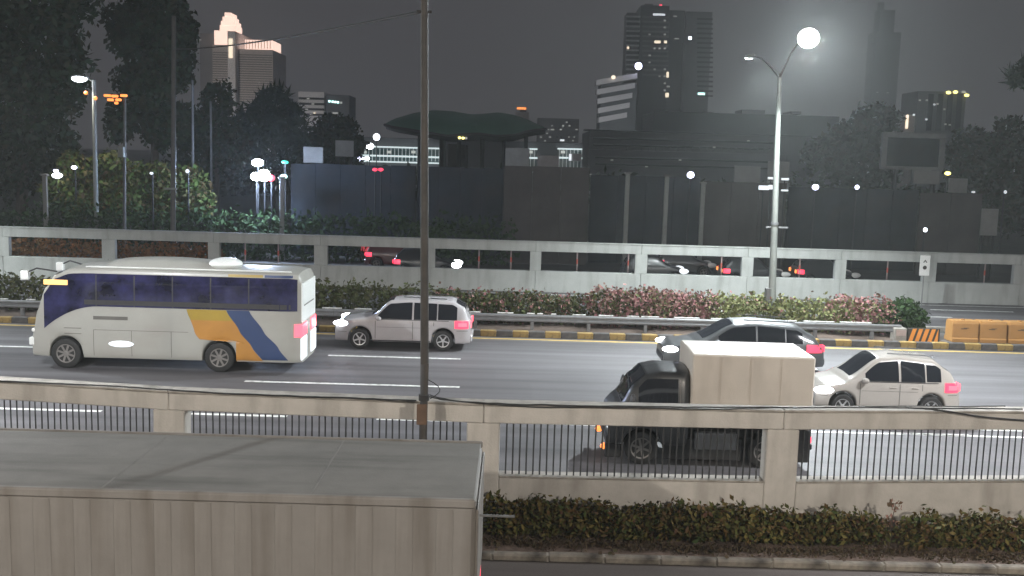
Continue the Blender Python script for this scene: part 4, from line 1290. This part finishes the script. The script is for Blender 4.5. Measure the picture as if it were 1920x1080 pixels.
tree('shrub_tree', 'lamp lit green shrub between the lamp and the orange floodlight pole', 63.2, 215, [(210, 310, 34, 28), (215, 350, 42, 40), (255, 340, 34, 40), (240, 385, 50, 32)], 3600, .16, M['leaf_lit'], 'lamp lit shrubs beyond the wall', .12)
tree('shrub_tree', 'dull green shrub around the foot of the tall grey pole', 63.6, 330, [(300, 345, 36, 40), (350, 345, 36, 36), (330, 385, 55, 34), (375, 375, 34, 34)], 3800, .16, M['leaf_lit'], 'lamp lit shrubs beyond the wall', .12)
tree('broadleaf_tree', 'dark bushy tree at the right picture edge', 88, 1850, [(1840, 290, 62, 52), (1895, 320, 60, 62), (1900, 250, 40, 28), (1815, 345, 50, 50), (1880, 390, 70, 50)], 8500, .28)
tree('palm_tree', 'palm whose dark fronds reach in at the upper right corner', 62, 1960, [(1925, 140, 34, 14), (1965, 120, 50, 20), (1915, 152, 18, 12)], 700, .6, M['leaf_palm'], 'trees beyond the far wall', .16, aspect=.14)
tree('broadleaf_tree', 'hazy dark green tree left of the empty billboard frame', 130, 1610, [(1640, 225, 46, 32), (1600, 265, 52, 40), (1660, 275, 40, 40), (1555, 290, 50, 36), (1620, 320, 70, 40)], 5200, .42)
wood = [((P(px, 400, 150).x, 150 + random.uniform(-6, 6), 2.0), (9, 6, random.uniform(2, 3.4))) for px in range(-100, 2100, 80)]
tag(leaves('far_wood', wood, 9000, .55, M['leaf_tree'], None), 'dark mass of far trees behind the hoardings', 'trees', kind='stuff')
bank = [((P(px, 420, 55.6 + 5).x, 60.6 + random.uniform(-.4, .4), 1.3), (1.6, .8, random.uniform(1.5, 2.1))) for px in range(-120, 960, 30)]
tag(leaves('planting_bank', bank, 9000, .17, M['leaf_dark'], None), 'dark planting along the back road behind the far wall', 'shrubs', kind='stuff')


# ------------------------------------------------------------------ hoardings, boards, posts beyond the back road
def wall_run(name, label, px0, px1, py0, py1, D, npan, m, framem, cat='hoarding'):
    a, b = P(px0, py0, D), P(px1, py1, D)
    z = (a.z + b.z) / 2
    e = empty(name, ((a.x + b.x) / 2, D, 0), label, cat, 'dark hoardings along the back road')
    L = b.x - a.x
    w_ = L / npan
    for k in range(npan):
        x = -L / 2 + k * w_
        MB().cbox(x + .008, x + w_ - .008, 0, .08, -.02, z + random.uniform(-.03, .03), .006).build('panel', m, e)
    MB().cbox(-L / 2, L / 2, .085, .2, z - .35, z - .25, .01).build('rail', framem, e)
    MB().cbox(-L / 2, L / 2, .085, .2, .5, .6, .01).build('rail', framem, e)
    return e


wall_run('hoarding', 'dark hoarding behind the white lamps, at the left of the row', 545, 780, 308, 310, 64, 5, M['hoard_dark'], M['pole_grey'])
wall_run('hoarding', 'dark hoarding directly right of the dark pole', 784, 944, 312, 316, 63.5, 4, M['hoard_dark'], M['pole_grey'])
wall_run('hoarding', 'lighter brown hoarding in the middle of the row', 946, 1106, 306, 318, 62.6, 3, M['hoard_mid'], M['pole_grey'])
wall_run('hoarding', 'dark hoarding behind the three pale posts', 1108, 1316, 326, 334, 64.5, 4, M['hoard_dark'], M['pole_grey'])
wall_run('hoarding', 'lighter brown hoarding behind the tall lamp post', 1320, 1476, 344, 340, 62.6, 3, M['hoard_mid'], M['pole_grey'])
wall_run('hoarding', 'long dark hoarding right of the tall lamp post', 1479, 1724, 352, 356, 64.5, 5, M['hoard_dark'], M['pole_grey'])
wall_run('hoarding', 'brownish hoarding under the empty billboard frame', 1727, 1842, 352, 372, 62.8, 2, M['hoard_mid'], M['pole_grey'])
for i, (pa, pb, lab) in enumerate([((1179, 327), (1173, 430), 'pale upright post, first left in front of the dark hoarding'), ((1251, 331), (1246, 432), 'pale upright post in the middle before the dark hoarding'), ((1320, 345), (1314, 435), 'pale upright post at the edge of the brown hoarding'), ((88, 330), (86, 400), 'pale post under the white lights near the left trees'), ((531, 335), (529, 400), 'pale post under the teal light')]):
    D = 60.4
    t0, b0 = P(*pa, D), P(*pb, D)
    e = empty('pale_post', (b0.x, D, 0), lab, 'post', 'pale posts along the back road')
    MB().cbox(-.13, .13, -.1, .1, -.02, t0.z, .02).build('post_shaft', M['pole_pale'] if i < 3 else M['board_pale'], e)
    MB().cbox(-.19, .19, -.15, .15, t0.z + .002, t0.z + .12, .02).build('post_cap', M['board_pale'], e)


def board(px0, px1, py0, py1, D, label, m=None):
    a, b = P(px0, py0, D), P(px1, py1, D)
    e = empty('board', ((a.x + b.x) / 2, D, 0), label, 'board', 'plain pale boards above the hoardings')
    w_ = (b.x - a.x) / 2
    MB().cbox(-w_, w_, -.06, .04, b.z, a.z, .02).build('board_panel', m or M['board_pale'], e)
    for s in (-.7, .7):
        MB().box(s * w_ - .05, s * w_ + .05, .045, .14, -.02, a.z - .1).build('leg', M['bar'], e)
    return e


board(569, 606, 275, 306, 64.6, 'plain pale square board above the left end of the hoardings')
board(629, 663, 263, 294, 70, 'plain pale square board left of the lit balconies')
board(948, 992, 277, 312, 66, 'dull tan board left of the lit balcony gap')
board(1008, 1047, 291, 325, 64, 'dull pinkish board between the two lit balcony gaps', mat('pinkish_board', (.2, .18, .175), .8))
board(1377, 1424, 311, 344, 65.4, 'grey board just left of the tall lamp post')
board(1440, 1478, 302, 345, 66, 'faint grey board directly behind the tall lamp post')
board(1713, 1761, 319, 346, 65.2, 'pale wide board under the empty billboard frame')
board(1779, 1812, 334, 362, 65.0, 'pale greenish board right of the yellow light')
board(1841, 1868, 391, 442, 60.6, 'tall pale board standing low at the right')

D = 80
e = empty('billboard', (P(1712, 400, D).x, D, 0), 'empty dark billboard with a grey frame at the right', 'billboard')
a, b = P(1655, 247, D), P(1768, 320, D)
ox = e.location.x
MB().cbox(a.x - ox + .25, b.x - ox - .25, 0, .15, b.z + .25, a.z - .25, .02).build('panel', M['hoard_dark'], e)
t = .42
for q in ((a.x, b.x, a.z - t, a.z), (a.x, b.x, b.z, b.z + t * .6), (a.x, a.x + t, b.z + t * .6 + .003, a.z - t - .003), (b.x - t, b.x, b.z + t * .6 + .003, a.z - t - .003)):
    MB().cbox(q[0] - ox, q[1] - ox, -.12, .2, q[2], q[3], .02).build('frame', M['steel_pale'], e)
for s in (-1.5, 1.5):
    MB().tube([(s, .4, -.02), (s, .4, b.z + .5)], .18, 10).build('leg', M['pole_grey'], e)


# ------------------------------------------------------------------ buildings
def bldg(name, label, D, cxpx, cat='building', group='city buildings in the haze'):
    x = P(cxpx, 300, D).x
    return empty(name, (x, D, 0), label, cat, group)


def bbox(e, D, px0, px1, py0, py1, part, m, y0=0.0, dep=10.0, slope=True, c=.05):
    """Part of a building standing at its place: extents read at its own distance; py1 None = to the ground."""
    pm = (px0 + px1) / 2
    a, b = P(px0, py0, D), P(px1, py0, D)
    z1 = P(pm, py0, D).z
    z0 = -.02 if py1 is None else P(pm, py1, D).z
    ox = e.location.x
    return MB().cbox(a.x - ox, b.x - ox, y0, y0 + dep, z0, z1, min(c, (z1 - z0) * .3)).build(part, m, e)


def win(e, D, px, py, wpx, hpx, m, y=-.25, part='lit_window'):
    a = P(px, py, D); s = D / FPX
    return MB().box(a.x - e.location.x - wpx * s / 2, a.x - e.location.x + wpx * s / 2, y - .1, y, a.z - hpx * s / 2, a.z + hpx * s / 2).build(part, m, e)


# lit-crown tower at left
D = 560
e = bldg('office_tower', 'tall pale office tower with a bright lit crown above the left trees', D, 440, 'tower')
bbox(e, D, 368, 398, 60, None, 'side_wing', M['bldg_grey'], 6, 26)
bbox(e, D, 398, 430, 84, None, 'tower_shaft', M['bldg_warm'], 0, 34)
bbox(e, D, 445, 510, 92, None, 'tower_shaft', M['bldg_warm'], 2, 32)
bbox(e, D, 430.3, 444.7, 60, None, 'vertical_rib', M['bldg_pale'], -4, 38)
for k in range(26):
    y = 98 + k * 4.4
    bbox(e, D, 399, 429, y, y + 1.3, 'floor_band', M['win_dark'], -.3, .28, c=.02)
    bbox(e, D, 446, 509, y + 4, y + 5.3, 'floor_band', M['win_dark'], 1.7, .28, c=.02)
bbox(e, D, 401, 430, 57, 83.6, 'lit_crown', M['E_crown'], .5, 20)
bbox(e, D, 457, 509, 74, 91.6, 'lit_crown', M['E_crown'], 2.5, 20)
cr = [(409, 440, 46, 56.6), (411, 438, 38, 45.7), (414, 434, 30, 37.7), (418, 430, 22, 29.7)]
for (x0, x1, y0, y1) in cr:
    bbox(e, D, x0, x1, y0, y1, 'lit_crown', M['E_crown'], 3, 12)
for k in range(9):
    bbox(e, D, 459.5 + k * 5.6, 460.5 + k * 5.6, 75, 91, 'crown_fin', M['bldg_warm'], 2.1, .38, c=.02)
bbox(e, D, 433, 440, 74, 110, 'rib_light', M['E_warmwin'], -4.6, .5)
light('SPOT', (-10, -90, 8), 130000, (1.0, .90, .82), e, 1.0, 100, .5, (R(115), 0, 0))  # added spot without a lamp of its own, brightens the tower facade
for (x, y) in ((376, 75), (435, 118), (486, 155)):
    win(e, D, x, y, 3, 1.8, M['E_dimwin'], -4.8 if 430 < x < 445 else -.4)

D = 300
e = bldg('banded_building', 'small pale building with horizontal floor bands right of the tower', D, 584)
bbox(e, D, 559, 608, 172, None, 'wall', M['bldg_pale'], 0, 12)
for y in (183, 193, 203, 213):
    bbox(e, D, 560, 608.6, y, y + 4, 'window_band', M['win_dark'], -.25, .3)
    win(e, D, 575 + (y % 7) * 3, y + 2, 5, 2, M['E_dimwin'])
win(e, D, 590, 212, 3, 2.4, M['E_warmwin'])
light('SPOT', (0, -40, 6), 17000, (1.0, .95, .9), e, 1.0, 80, .5, (R(106), 0, 0))  # spot added to lift the pale banded front, no lamp stands here
e = bldg('dark_building', 'dark building with a green white lit row beside the banded building', D, 632)
bbox(e, D, 611, 655, 178, None, 'wall', M['bldg_dark'], 0, 12)
for x in (618, 624, 629, 634, 640):
    win(e, D, x, 190 + (x - 618) * .12, 3.6, 3.6, M['E_teal'] if x < 636 else M['E_dimwin'])
win(e, D, 629, 212, 10, 2.2, M['E_dimwin'])

# pavilion with a two lobed fabric roof
D = 105
e = bldg('pavilion', 'dark green two lobed canopy roof on columns behind the hoardings', D, 880, 'pavilion', None)
ox = e.location.x; s = D / FPX
zc = P(880, 258, D).z
def lobed(px):
    t = (px - 725) / (1022 - 725)
    if t < .08 or t > .93:
        pass
    top = 208 + 6 * math.cos((t - .5) * math.pi * 4) * .5
    return t
rows_t, rows_b = [], []
NX = 40
top_prof = [(725, 232), (745, 222), (780, 212), (815, 207), (850, 209), (885, 215), (905, 214), (935, 211), (965, 216), (990, 225), (1022, 240)]
bot_prof = [(725, 234), (745, 240), (780, 246), (815, 252), (850, 258), (885, 255), (905, 254), (935, 258), (965, 256), (990, 248), (1022, 242)]
def ip(tab, x):
    for (a, b), (c, d_) in zip(tab, tab[1:]):
        if x <= c: return b + (d_ - b) * (x - a) / (c - a)
    return tab[-1][1]
for i in range(NX + 1):
    px = 725 + 297 * i / NX
    zt_, zb_ = P(px, ip(top_prof, px), D).z, P(px, ip(bot_prof, px), D).z
    x = P(px, 240, D).x - ox
    dep = 9.0 * math.sqrt(max(.02, 1 - ((px - 873) / 150) ** 2))
    r1 = []
    for k in range(13):
        v = k / 12 * math.pi          # front eave over the ridge to the back eave
        r1.append((x, -math.cos(v) * dep, zb_ + (zt_ - zb_) * math.sin(v) ** .8))
    rows_t.append(r1)
MB().grid(rows_t).build('canopy', M['roof_green'], e, smooth=True)
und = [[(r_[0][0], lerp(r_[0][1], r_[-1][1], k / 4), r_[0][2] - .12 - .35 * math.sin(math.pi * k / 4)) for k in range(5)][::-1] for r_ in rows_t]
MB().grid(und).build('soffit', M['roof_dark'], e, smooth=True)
edge = [(r_[0][0], r_[0][1] - .05, r_[0][2] - .06) for r_ in rows_t]
MB().tube(edge, .16, 6).build('eave_beam', M['roof_dark'], e, smooth=True)
for px in (790, 830, 862, 905, 945, 985):
    x = P(px, 300, D).x - ox; zt_ = P(px, ip(bot_prof, px) + 3, D).z
    MB().tube([(x, -2, -.02), (x, -2, zt_)], .22, 8).build('column', M['roof_dark'], e)
for (px, py, m_) in ((871, 259, 'E_yellow'), (877, 259.5, 'E_yellow'), (882, 259.5, 'E_dimwin')):
    a = P(px, py + 1, D)
    MB().ellipsoid((a.x - ox, -9.3, a.z - .1), .14, .14, .12, 8, 6).build('soffit_light', M[m_], e)
bbox(e, D, 838, 872, 270, None, 'inner_wall', M['hoard_mid'], 2, 5)

# lit balcony building behind the pavilion
D = 150
e = bldg('balcony_building', 'long low building with white lit balcony edges behind the canopy', D, 880)
bbox(e, D, 668, 1095, 262, None, 'wall', M['bldg_grey'], 1.6, 14)
for (x0, x1) in ((672, 826), (985, 1008), (1046, 1092)):
    for (yt, h) in ((275, 2.6), (291.5, 3.2), (303 if x0 < 900 else 318, 2.4)):
        dy = (x0 + x1) / 2 - 750
        off = 3 if x0 > 900 else 0
        bbox(e, D, x0, x1, yt + off + 4 * 0, yt + off + h, 'slab_edge', M['E_strip'], 0, 1.55)
    k = x0 + 3
    while k < x1:
        bbox(e, D, k, k + 1.2, 278, 303 if x0 < 900 else 318, 'mullion', M['bldg_pale'], .9, .3)
        k += 7
    bbox(e, D, x0 + 1, x1 - 1, 279, 302 if x0 < 900 else 317, 'glazing', mat('green_glass', (.04, .07, .07), .2), 1.3, .25)
    for kk in range(3 if x1 - x0 > 60 else 1):
        win(e, D, x0 + 10 + kk * 46, 285, 8, 5, M['E_dimwin'], .95)
bbox(e, D, 1066, 1090, 288, 302, 'lit_sign_box', M['bldg_pale'], -.8, .7)
win(e, D, 1068.5, 295, 4, 12, M['E_soft'], -.85)
bbox(e, D, 828, 836, 262, None, 'stair_tower', M['bldg_dark'], .4, 6)

# wide grey building in the middle right
D = 185
e = bldg('terraced_building', 'wide low grey building with stepped roofs behind the tall lamp post', D, 1280)
bbox(e, D, 1105, 1590, 252, None, 'lower_block', M['bldg_grey'], 0, 20)
bbox(e, D, 1230, 1585, 212, 251.7, 'upper_block', M['bldg_dark'], 3, 18)
bbox(e, D, 1100, 1460, 285, None, 'front_block', M['bldg_grey'], -5, 4.9)
for y in (262, 274, 298, 310):
    bbox(e, D, 1112, 1450, y, y + 3, 'window_band', M['win_dark'], -5.3 if y > 285 else -.3, .28)
bbox(e, D, 1095, 1592, 249, 251.6, 'roof_edge', M['bldg_dark'], -.8, 3.5)
for k in range(24):
    x = 1120 + k * 13.6
    bbox(e, D, x, x + 1.4, 276, 283, 'pier', M['bldg_dark'], -.35, .3, c=.02)
for (x0, x1, y0) in ((1262, 1290, 204), (1330, 1350, 207), (1405, 1450, 203), (1500, 1520, 206)):
    bbox(e, D, x0, x1, y0, 211.7, 'roof_plant', M['bldg_grey'], 6, 6)
for (x, y) in ((1142, 300), (1205, 312), (1266, 300), (1338, 276), (1402, 264)):
    win(e, D, x, y, 5, 2.2, M['E_dimwin'], -5.4 if y > 285 else -.5)
for x in (1103, 1116):
    win(e, D, x, 326, 4, 1.8, M['E_dimwin'], -5.4)

# white slab building
D = 290
e = bldg('slab_building', 'white building with thick slanting balcony bands before the dark tower', D, 1158)
ox = e.location.x
a = P(1118, 150, D); b = P(1198, 140, D)
wall_h = P(1158, 240, D).z
bbox(e, D, 1128, 1196, 156, None, 'wall', M['bldg_dark'], 1.5, 12)
for k in range(5):
    y = 150 + k * 17.5
    p0, p1 = P(1118 + k * 1.2, y, D), P(1197 - k * 5, y - 14 + k, D)
    hgt = 9.5 * D / FPX
    bb = MB()
    vs = []
    for yy in (0.0, 6.0):
        vs += [(p0.x - ox, yy, p0.z - hgt), (p1.x - ox, yy + 1.5, p1.z - hgt), (p1.x - ox, yy + 1.5, p1.z), (p0.x - ox, yy, p0.z)]
    bb.add(vs, [(0, 1, 2, 3), (7, 6, 5, 4), (0, 4, 5, 1), (1, 5, 6, 2), (2, 6, 7, 3), (3, 7, 4, 0)])
    bb.build('balcony_band', M['bldg_pale'], e)
light('SPOT', (-4, -45, 6), 26000, (.95, .97, 1.0), e, 1.0, 100, .5, (R(112), 0, 0))  # added spot brightening the balcony bands, not a lamp of the building
a = P(1150, 145, D); MB().ellipsoid((a.x - ox, -.2, a.z), .6, .5, .55, 8, 6).build('roof_light', M['E_warmwin'], e)
a = P(1197, 124, D); MB().ellipsoid((a.x - ox, -.2, a.z), 1.0, .8, 1.0, 10, 8).build('roof_light', M['E_blue'], e)
MB().tube([(a.x - ox, 0, P(1197, 145, D).z), (a.x - ox, 0, a.z)], .2, 6).build('mast', M['pole_grey'], e)

# dark tower at centre right
D = 560
e = bldg('dark_tower', 'tall dark tower with few lit windows and a red roof light', D, 1240, 'tower')
bbox(e, D, 1176, 1200, 24, None, 'balcony_wing', M['bldg_grey'], 0, 14)
bbox(e, D, 1201, 1254, 12, None, 'tower_shaft', M['bldg_dark'], -3, 22)
bbox(e, D, 1255, 1284, 20, None, 'tower_shaft', M['bldg_dark'], -1, 20)
for k in range(13):
    y = 30 + k * 9
    bbox(e, D, 1174, 1200.6, y, y + 3, 'balcony_slab', M['bldg_pale'], -1.2, 1.1)
    bbox(e, D, 1203, 1252, y + 2, y + 5.5, 'floor_band', M['bldg_grey'], -3.3, .28)
win(e, D, 1234, 29, 22, 3.4, M['E_soft'], -3.4); win(e, D, 1264, 32, 7, 2, M['E_dimwin'], -3.4)
win(e, D, 1231, 80, 11, 4.5, M['E_warmwin'], -3.4); win(e, D, 1246, 80, 5, 4.5, M['E_warmwin'], -3.4)
win(e, D, 1250, 141, 4, 10, M['E_warmwin'], -3.4); win(e, D, 1251, 163, 6, 3, M['E_dimwin'], -3.4); win(e, D, 1249, 179, 6, 8, M['E_warmwin'], -3.4)
win(e, D, 1177, 90, 4, 4, M['E_warmwin'], -1.4); win(e, D, 1268, 73, 8, 2, M['E_dimwin'], -1.4)
win(e, D, 1293, 72, 5, 5, M['E_white'], -1.4)
bbox(e, D, 1210, 1226, 6, 11.8, 'roof_plant', M['bldg_grey'], 2, 8)
for k in range(11):
    for j in range(5):
        if random.random() < .22: win(e, D, 1207 + j * 9.4, 40 + k * 13, 4, 3, M['E_dimwin'], -3.35)
a = P(1240, 9, D); MB().ellipsoid((a.x - e.location.x, 2, a.z), .8, .7, .7, 8, 6).build('red_beacon', M['E_red'], e)
MB().tube([(a.x - e.location.x, 2.5, P(1240, 14, D).z), (a.x - e.location.x, 2.5, a.z)], .2, 6).build('mast', M['pole_grey'], e)
D = 640
e = bldg('banded_tower', 'hazy grey tower with dark floor bands right of the dark tower', D, 1312, 'tower')
bbox(e, D, 1287, 1336, 22, None, 'tower_shaft', M['bldg_grey'], 0, 20)
for k in range(17):
    bbox(e, D, 1307, 1336.6, 34 + k * 9, 37.5 + k * 9, 'floor_band', M['win_dark'], -.3, .28)
win(e, D, 1315, 176, 13, 4, M['E_teal'])

# far right
D = 1150
e = bldg('hazy_tower', 'very faint slender tower in the haze right of the bright lamp', D, 1670, 'tower')
bbox(e, D, 1642, 1690, 60, None, 'tower_shaft', M['bldg_grey'], 0, 24)
bbox(e, D, 1652, 1680, 18, 59.7, 'tower_top', M['bldg_grey'], 2, 18)
bbox(e, D, 1654, 1662, 2, 17.7, 'spire', M['bldg_grey'], 6, 8)
for (x, y) in ((1664, 174), (1628, 173)):
    win(e, D, min(x, 1685) if x > 1642 else 1645, y, 4, 2, M['E_dimwin'])
D = 330
e = bldg('apartment_block', 'grey apartment block with scattered lit windows above the billboard', D, 1755)
bbox(e, D, 1722, 1812, 172, None, 'wall', M['bldg_grey'], 0, 14)
bbox(e, D, 1700, 1721, 215, None, 'low_wing', M['bldg_warm'], 1, 12)
for k in range(4):
    bbox(e, D, 1741 + k * 18, 1751 + k * 18, 176, 245, 'window_column', M['win_dark'], -.25, .28)
for (x, y, m_) in ((1724, 188, 'E_dimwin'), (1737, 188, 'E_dimwin'), (1751, 196, 'E_soft'), (1757, 195, 'E_dimwin'), (1715, 215, 'E_soft'), (1736, 224, 'E_soft'), (1772, 233, 'E_dimwin'), (1780, 234, 'E_dimwin'), (1770, 205, 'E_dimwin')):
    win(e, D, x, y, 4, 3, M[m_], -.3 if x > 1721 else .7)
win(e, D, 1702, 228, 4.5, 25, M['E_warmwin'], .7)
for (x, y) in ((1776, 174), (1789, 173), (1810, 179)):
    a = P(x, y, D); MB().ellipsoid((a.x - e.location.x, -1.0, a.z), .8, .6, .5, 8, 6).build('roof_light', M['E_yellow'], e)
a = P(1805, 172, D)
win(e, D, 1806, 172.5, 8, 4, M['E_dimwin'], -.4)
D = 420
e = bldg('hazy_block', 'faint hazy building with tiny windows right of the canopy roof', D, 1045)
bbox(e, D, 1008, 1086, 222, None, 'wall', M['bldg_grey'], 0, 14)
for k in range(26):
    x, y = random.uniform(1012, 1082), random.choice([229, 236, 243, 250, 257, 264, 271])
    win(e, D, x, y, random.uniform(2, 4), 2, M['E_dimwin'] if random.random() < .75 else M['win_dark'])
win(e, D, 1054, 263, 8, 3, M['E_soft'])
D = 480
e = bldg('hazy_block', 'faint stump of a building carrying a small orange light', D, 978)
bbox(e, D, 966, 992, 210, None, 'wall', M['bldg_warm'], 0, 14)
win(e, D, 978, 203, 17, 4, M['E_orange'], 1.0, 'roof_sign')
MB().box(-1.5, 1.5, 1.05, 1.4, P(978, 211, D).z, P(978, 203, D).z).build('sign_frame', M['pole_grey'], e)


# ------------------------------------------------------------------ small lamps on posts beyond the wall
def lamp_post(px, py, D, r, m, label, power=0, col=(1, 1, 1), rx=1.0, cat='lamp'):
    a = P(px, py, D)
    e = empty('flood_lamp', (a.x, D, 0), label, cat, 'small lamps beyond the far wall')
    MB().tube([(0, .15, -.02), (0, .15, a.z)], .05, 6).build('post', M['bar'], e)
    MB().cbox(-r * rx, r * rx, .02, .14, a.z - r * .8, a.z + r * .8, .02).build('housing', M['bar'], e)
    MB().ellipsoid((0, 0, a.z), r * rx, r * .6, r, 12, 8).build('lamp_glass', M[m], e, smooth=True)
    if power: light('POINT', (0, -.6, a.z), power, col, e, .2)
    return e


lamp_post(483, 305, 61.5, .22, 'E_lamp', 'bright white oval lamp, upper of the pair before the dark trees', 1000, (.5, .66, 1), 1.6)
lamp_post(480, 331, 61.2, .24, 'E_lamp', 'bright white lamp at the left of the big lamp cluster', 500, (.62, .74, 1), 1.3)
lamp_post(495, 329, 61.0, .36, 'E_lamp', 'largest white lamp of the cluster under the oval lamp', 2200, (.5, .66, 1), 1.0)
lamp_post(508, 334, 60.8, .2, 'E_pink', 'pinkish lamp at the right of the white lamp cluster', 0, (1, 1, 1), 1.2)
lamp_post(534, 304, 62, .10, 'E_green', 'small green lamp above the teal lamp', 0, (1, 1, 1), 2.2)
lamp_post(532, 331, 62, .14, 'E_teal', 'small teal white lamp on the pale post', 0, (1, 1, 1), 1.6)
lamp_post(706, 257, 110, .36, 'E_white', 'round white lamp above the lit balconies')
lamp_post(693, 274, 110, .34, 'E_white', 'round white lamp at the upper balcony edge', 0, (1, 1, 1), 1.4)
lamp_post(675, 297, 110, .22, 'E_blue', 'bluish white lamp at the lower balcony edge', 0, (1, 1, 1), 1.7)
lamp_post(688, 297, 110, .2, 'E_white', 'small white lamp beside the bluish lower one', 0, (1, 1, 1), 1.4)
lamp_post(703, 318, 63, .1, 'E_red', 'small red lamp, left of the red pair over the hoarding', 0, (1, 1, 1), 1.6)
lamp_post(714, 318, 63, .1, 'E_red', 'small red lamp, right of the red pair over the hoarding', 0, (1, 1, 1), 1.6)
lamp_post(1295, 328, 63.5, .2, 'E_blue', 'round bluish lamp between the pale posts and the grey board', 25, (.7, .75, 1), 1.1)
lamp_post(1529, 351, 63.5, .17, 'E_blue', 'round bluish lamp right of the tall lamp post', 0, (1, 1, 1), 1.2)
lamp_post(1607, 351, 63.5, .13, 'E_blue', 'small bluish lamp in the middle of the long dark hoarding')
lamp_post(1777, 325, 63, .12, 'E_yellow', 'small yellow lamp right of the pale wide board', 0, (1, 1, 1), 1.6)
lamp_post(1735, 431, 59.5, .12, 'E_white', 'small white lamp low over the road sign')
lamp_post(1885, 360, 70, .12, 'E_soft', 'faint white lamp under the dark tree at the edge', 0, (1, 1, 1), .9)
lamp_post(1825, 360, 70, .07, 'E_soft', 'tiny white lamp between the greenish board and the dark tree', 0, (1, 1, 1), 2.0)
lamp_post(107, 329, 62, .17, 'E_white', 'flat white lamp cluster low before the huge left tree', 40, (.85, .9, 1), 1.9)
lamp_post(105, 320, 62.3, .08, 'E_blue', 'thin bluish lamp just above the flat white one', 0, (1, 1, 1), 2.0)
lamp_post(139, 314, 62, .11, 'E_blue', 'bluish lamp between the flat white lamp and the first street lamp', 0, (1, 1, 1), 1.6)
lamp_post(284, 325, 60, .08, 'E_soft', 'tiny pale lamp in the shrubs right of the floodlight pole', 0, (1, 1, 1), 1.4)
lamp_post(351, 321, 60, .12, 'E_soft', 'faint bluish lamp right of the tall grey pole', 0, (1, 1, 1), .9)
# stacked white panels of the box lamp by the tall post
for (px, py, wp, hp, lab) in ((1432, 352, 19, 8, 'bright white panel light left of the tall lamp post'), (1446, 334, 12, 4, 'thin white panel light high at the left of the tall lamp post'), (1472, 336, 14, 4, 'thin white panel light high at the right of the tall lamp post'), (1446, 351, 10, 8, 'white panel light tucked beside the tall lamp post'), (1471, 357, 13, 3, 'thin low white panel light right of the tall lamp post')):
    D = 61.4
    a = P(px, py, D); s = D / FPX
    e = empty('panel_light', (a.x, D, 0), lab, 'lamp', 'white panel lights behind the lamp post')
    MB().cbox(-wp * s / 2, wp * s / 2, -.08, .05, a.z - hp * s / 2, a.z + hp * s / 2, .02).build('light_panel', M['E_soft'], e)
    MB().tube([(0, .1, -.02), (0, .1, a.z)], .04, 6).build('post', M['bar'], e)

# ------------------------------------------------------------------ haze
hz = MB().box(-1500, 1500, -40, 1300, -1.1, 215)
hm_ = bpy.data.materials.new('haze')
hm_.use_nodes = True
nn, ll = hm_.node_tree.nodes, hm_.node_tree.links
nn.clear()
vo = nn.new('ShaderNodeVolumePrincipled'); oo = nn.new('ShaderNodeOutputMaterial')
vo.inputs['Color'].default_value = (.83, .88, .88, 1)
vo.inputs['Density'].default_value = HAZE_DENSITY
vo.inputs['Anisotropy'].default_value = 0.35
ll.new(vo.outputs[0], oo.inputs['Volume'])
ho = hz.build('haze', hm_)
tag(ho, kind='stuff')
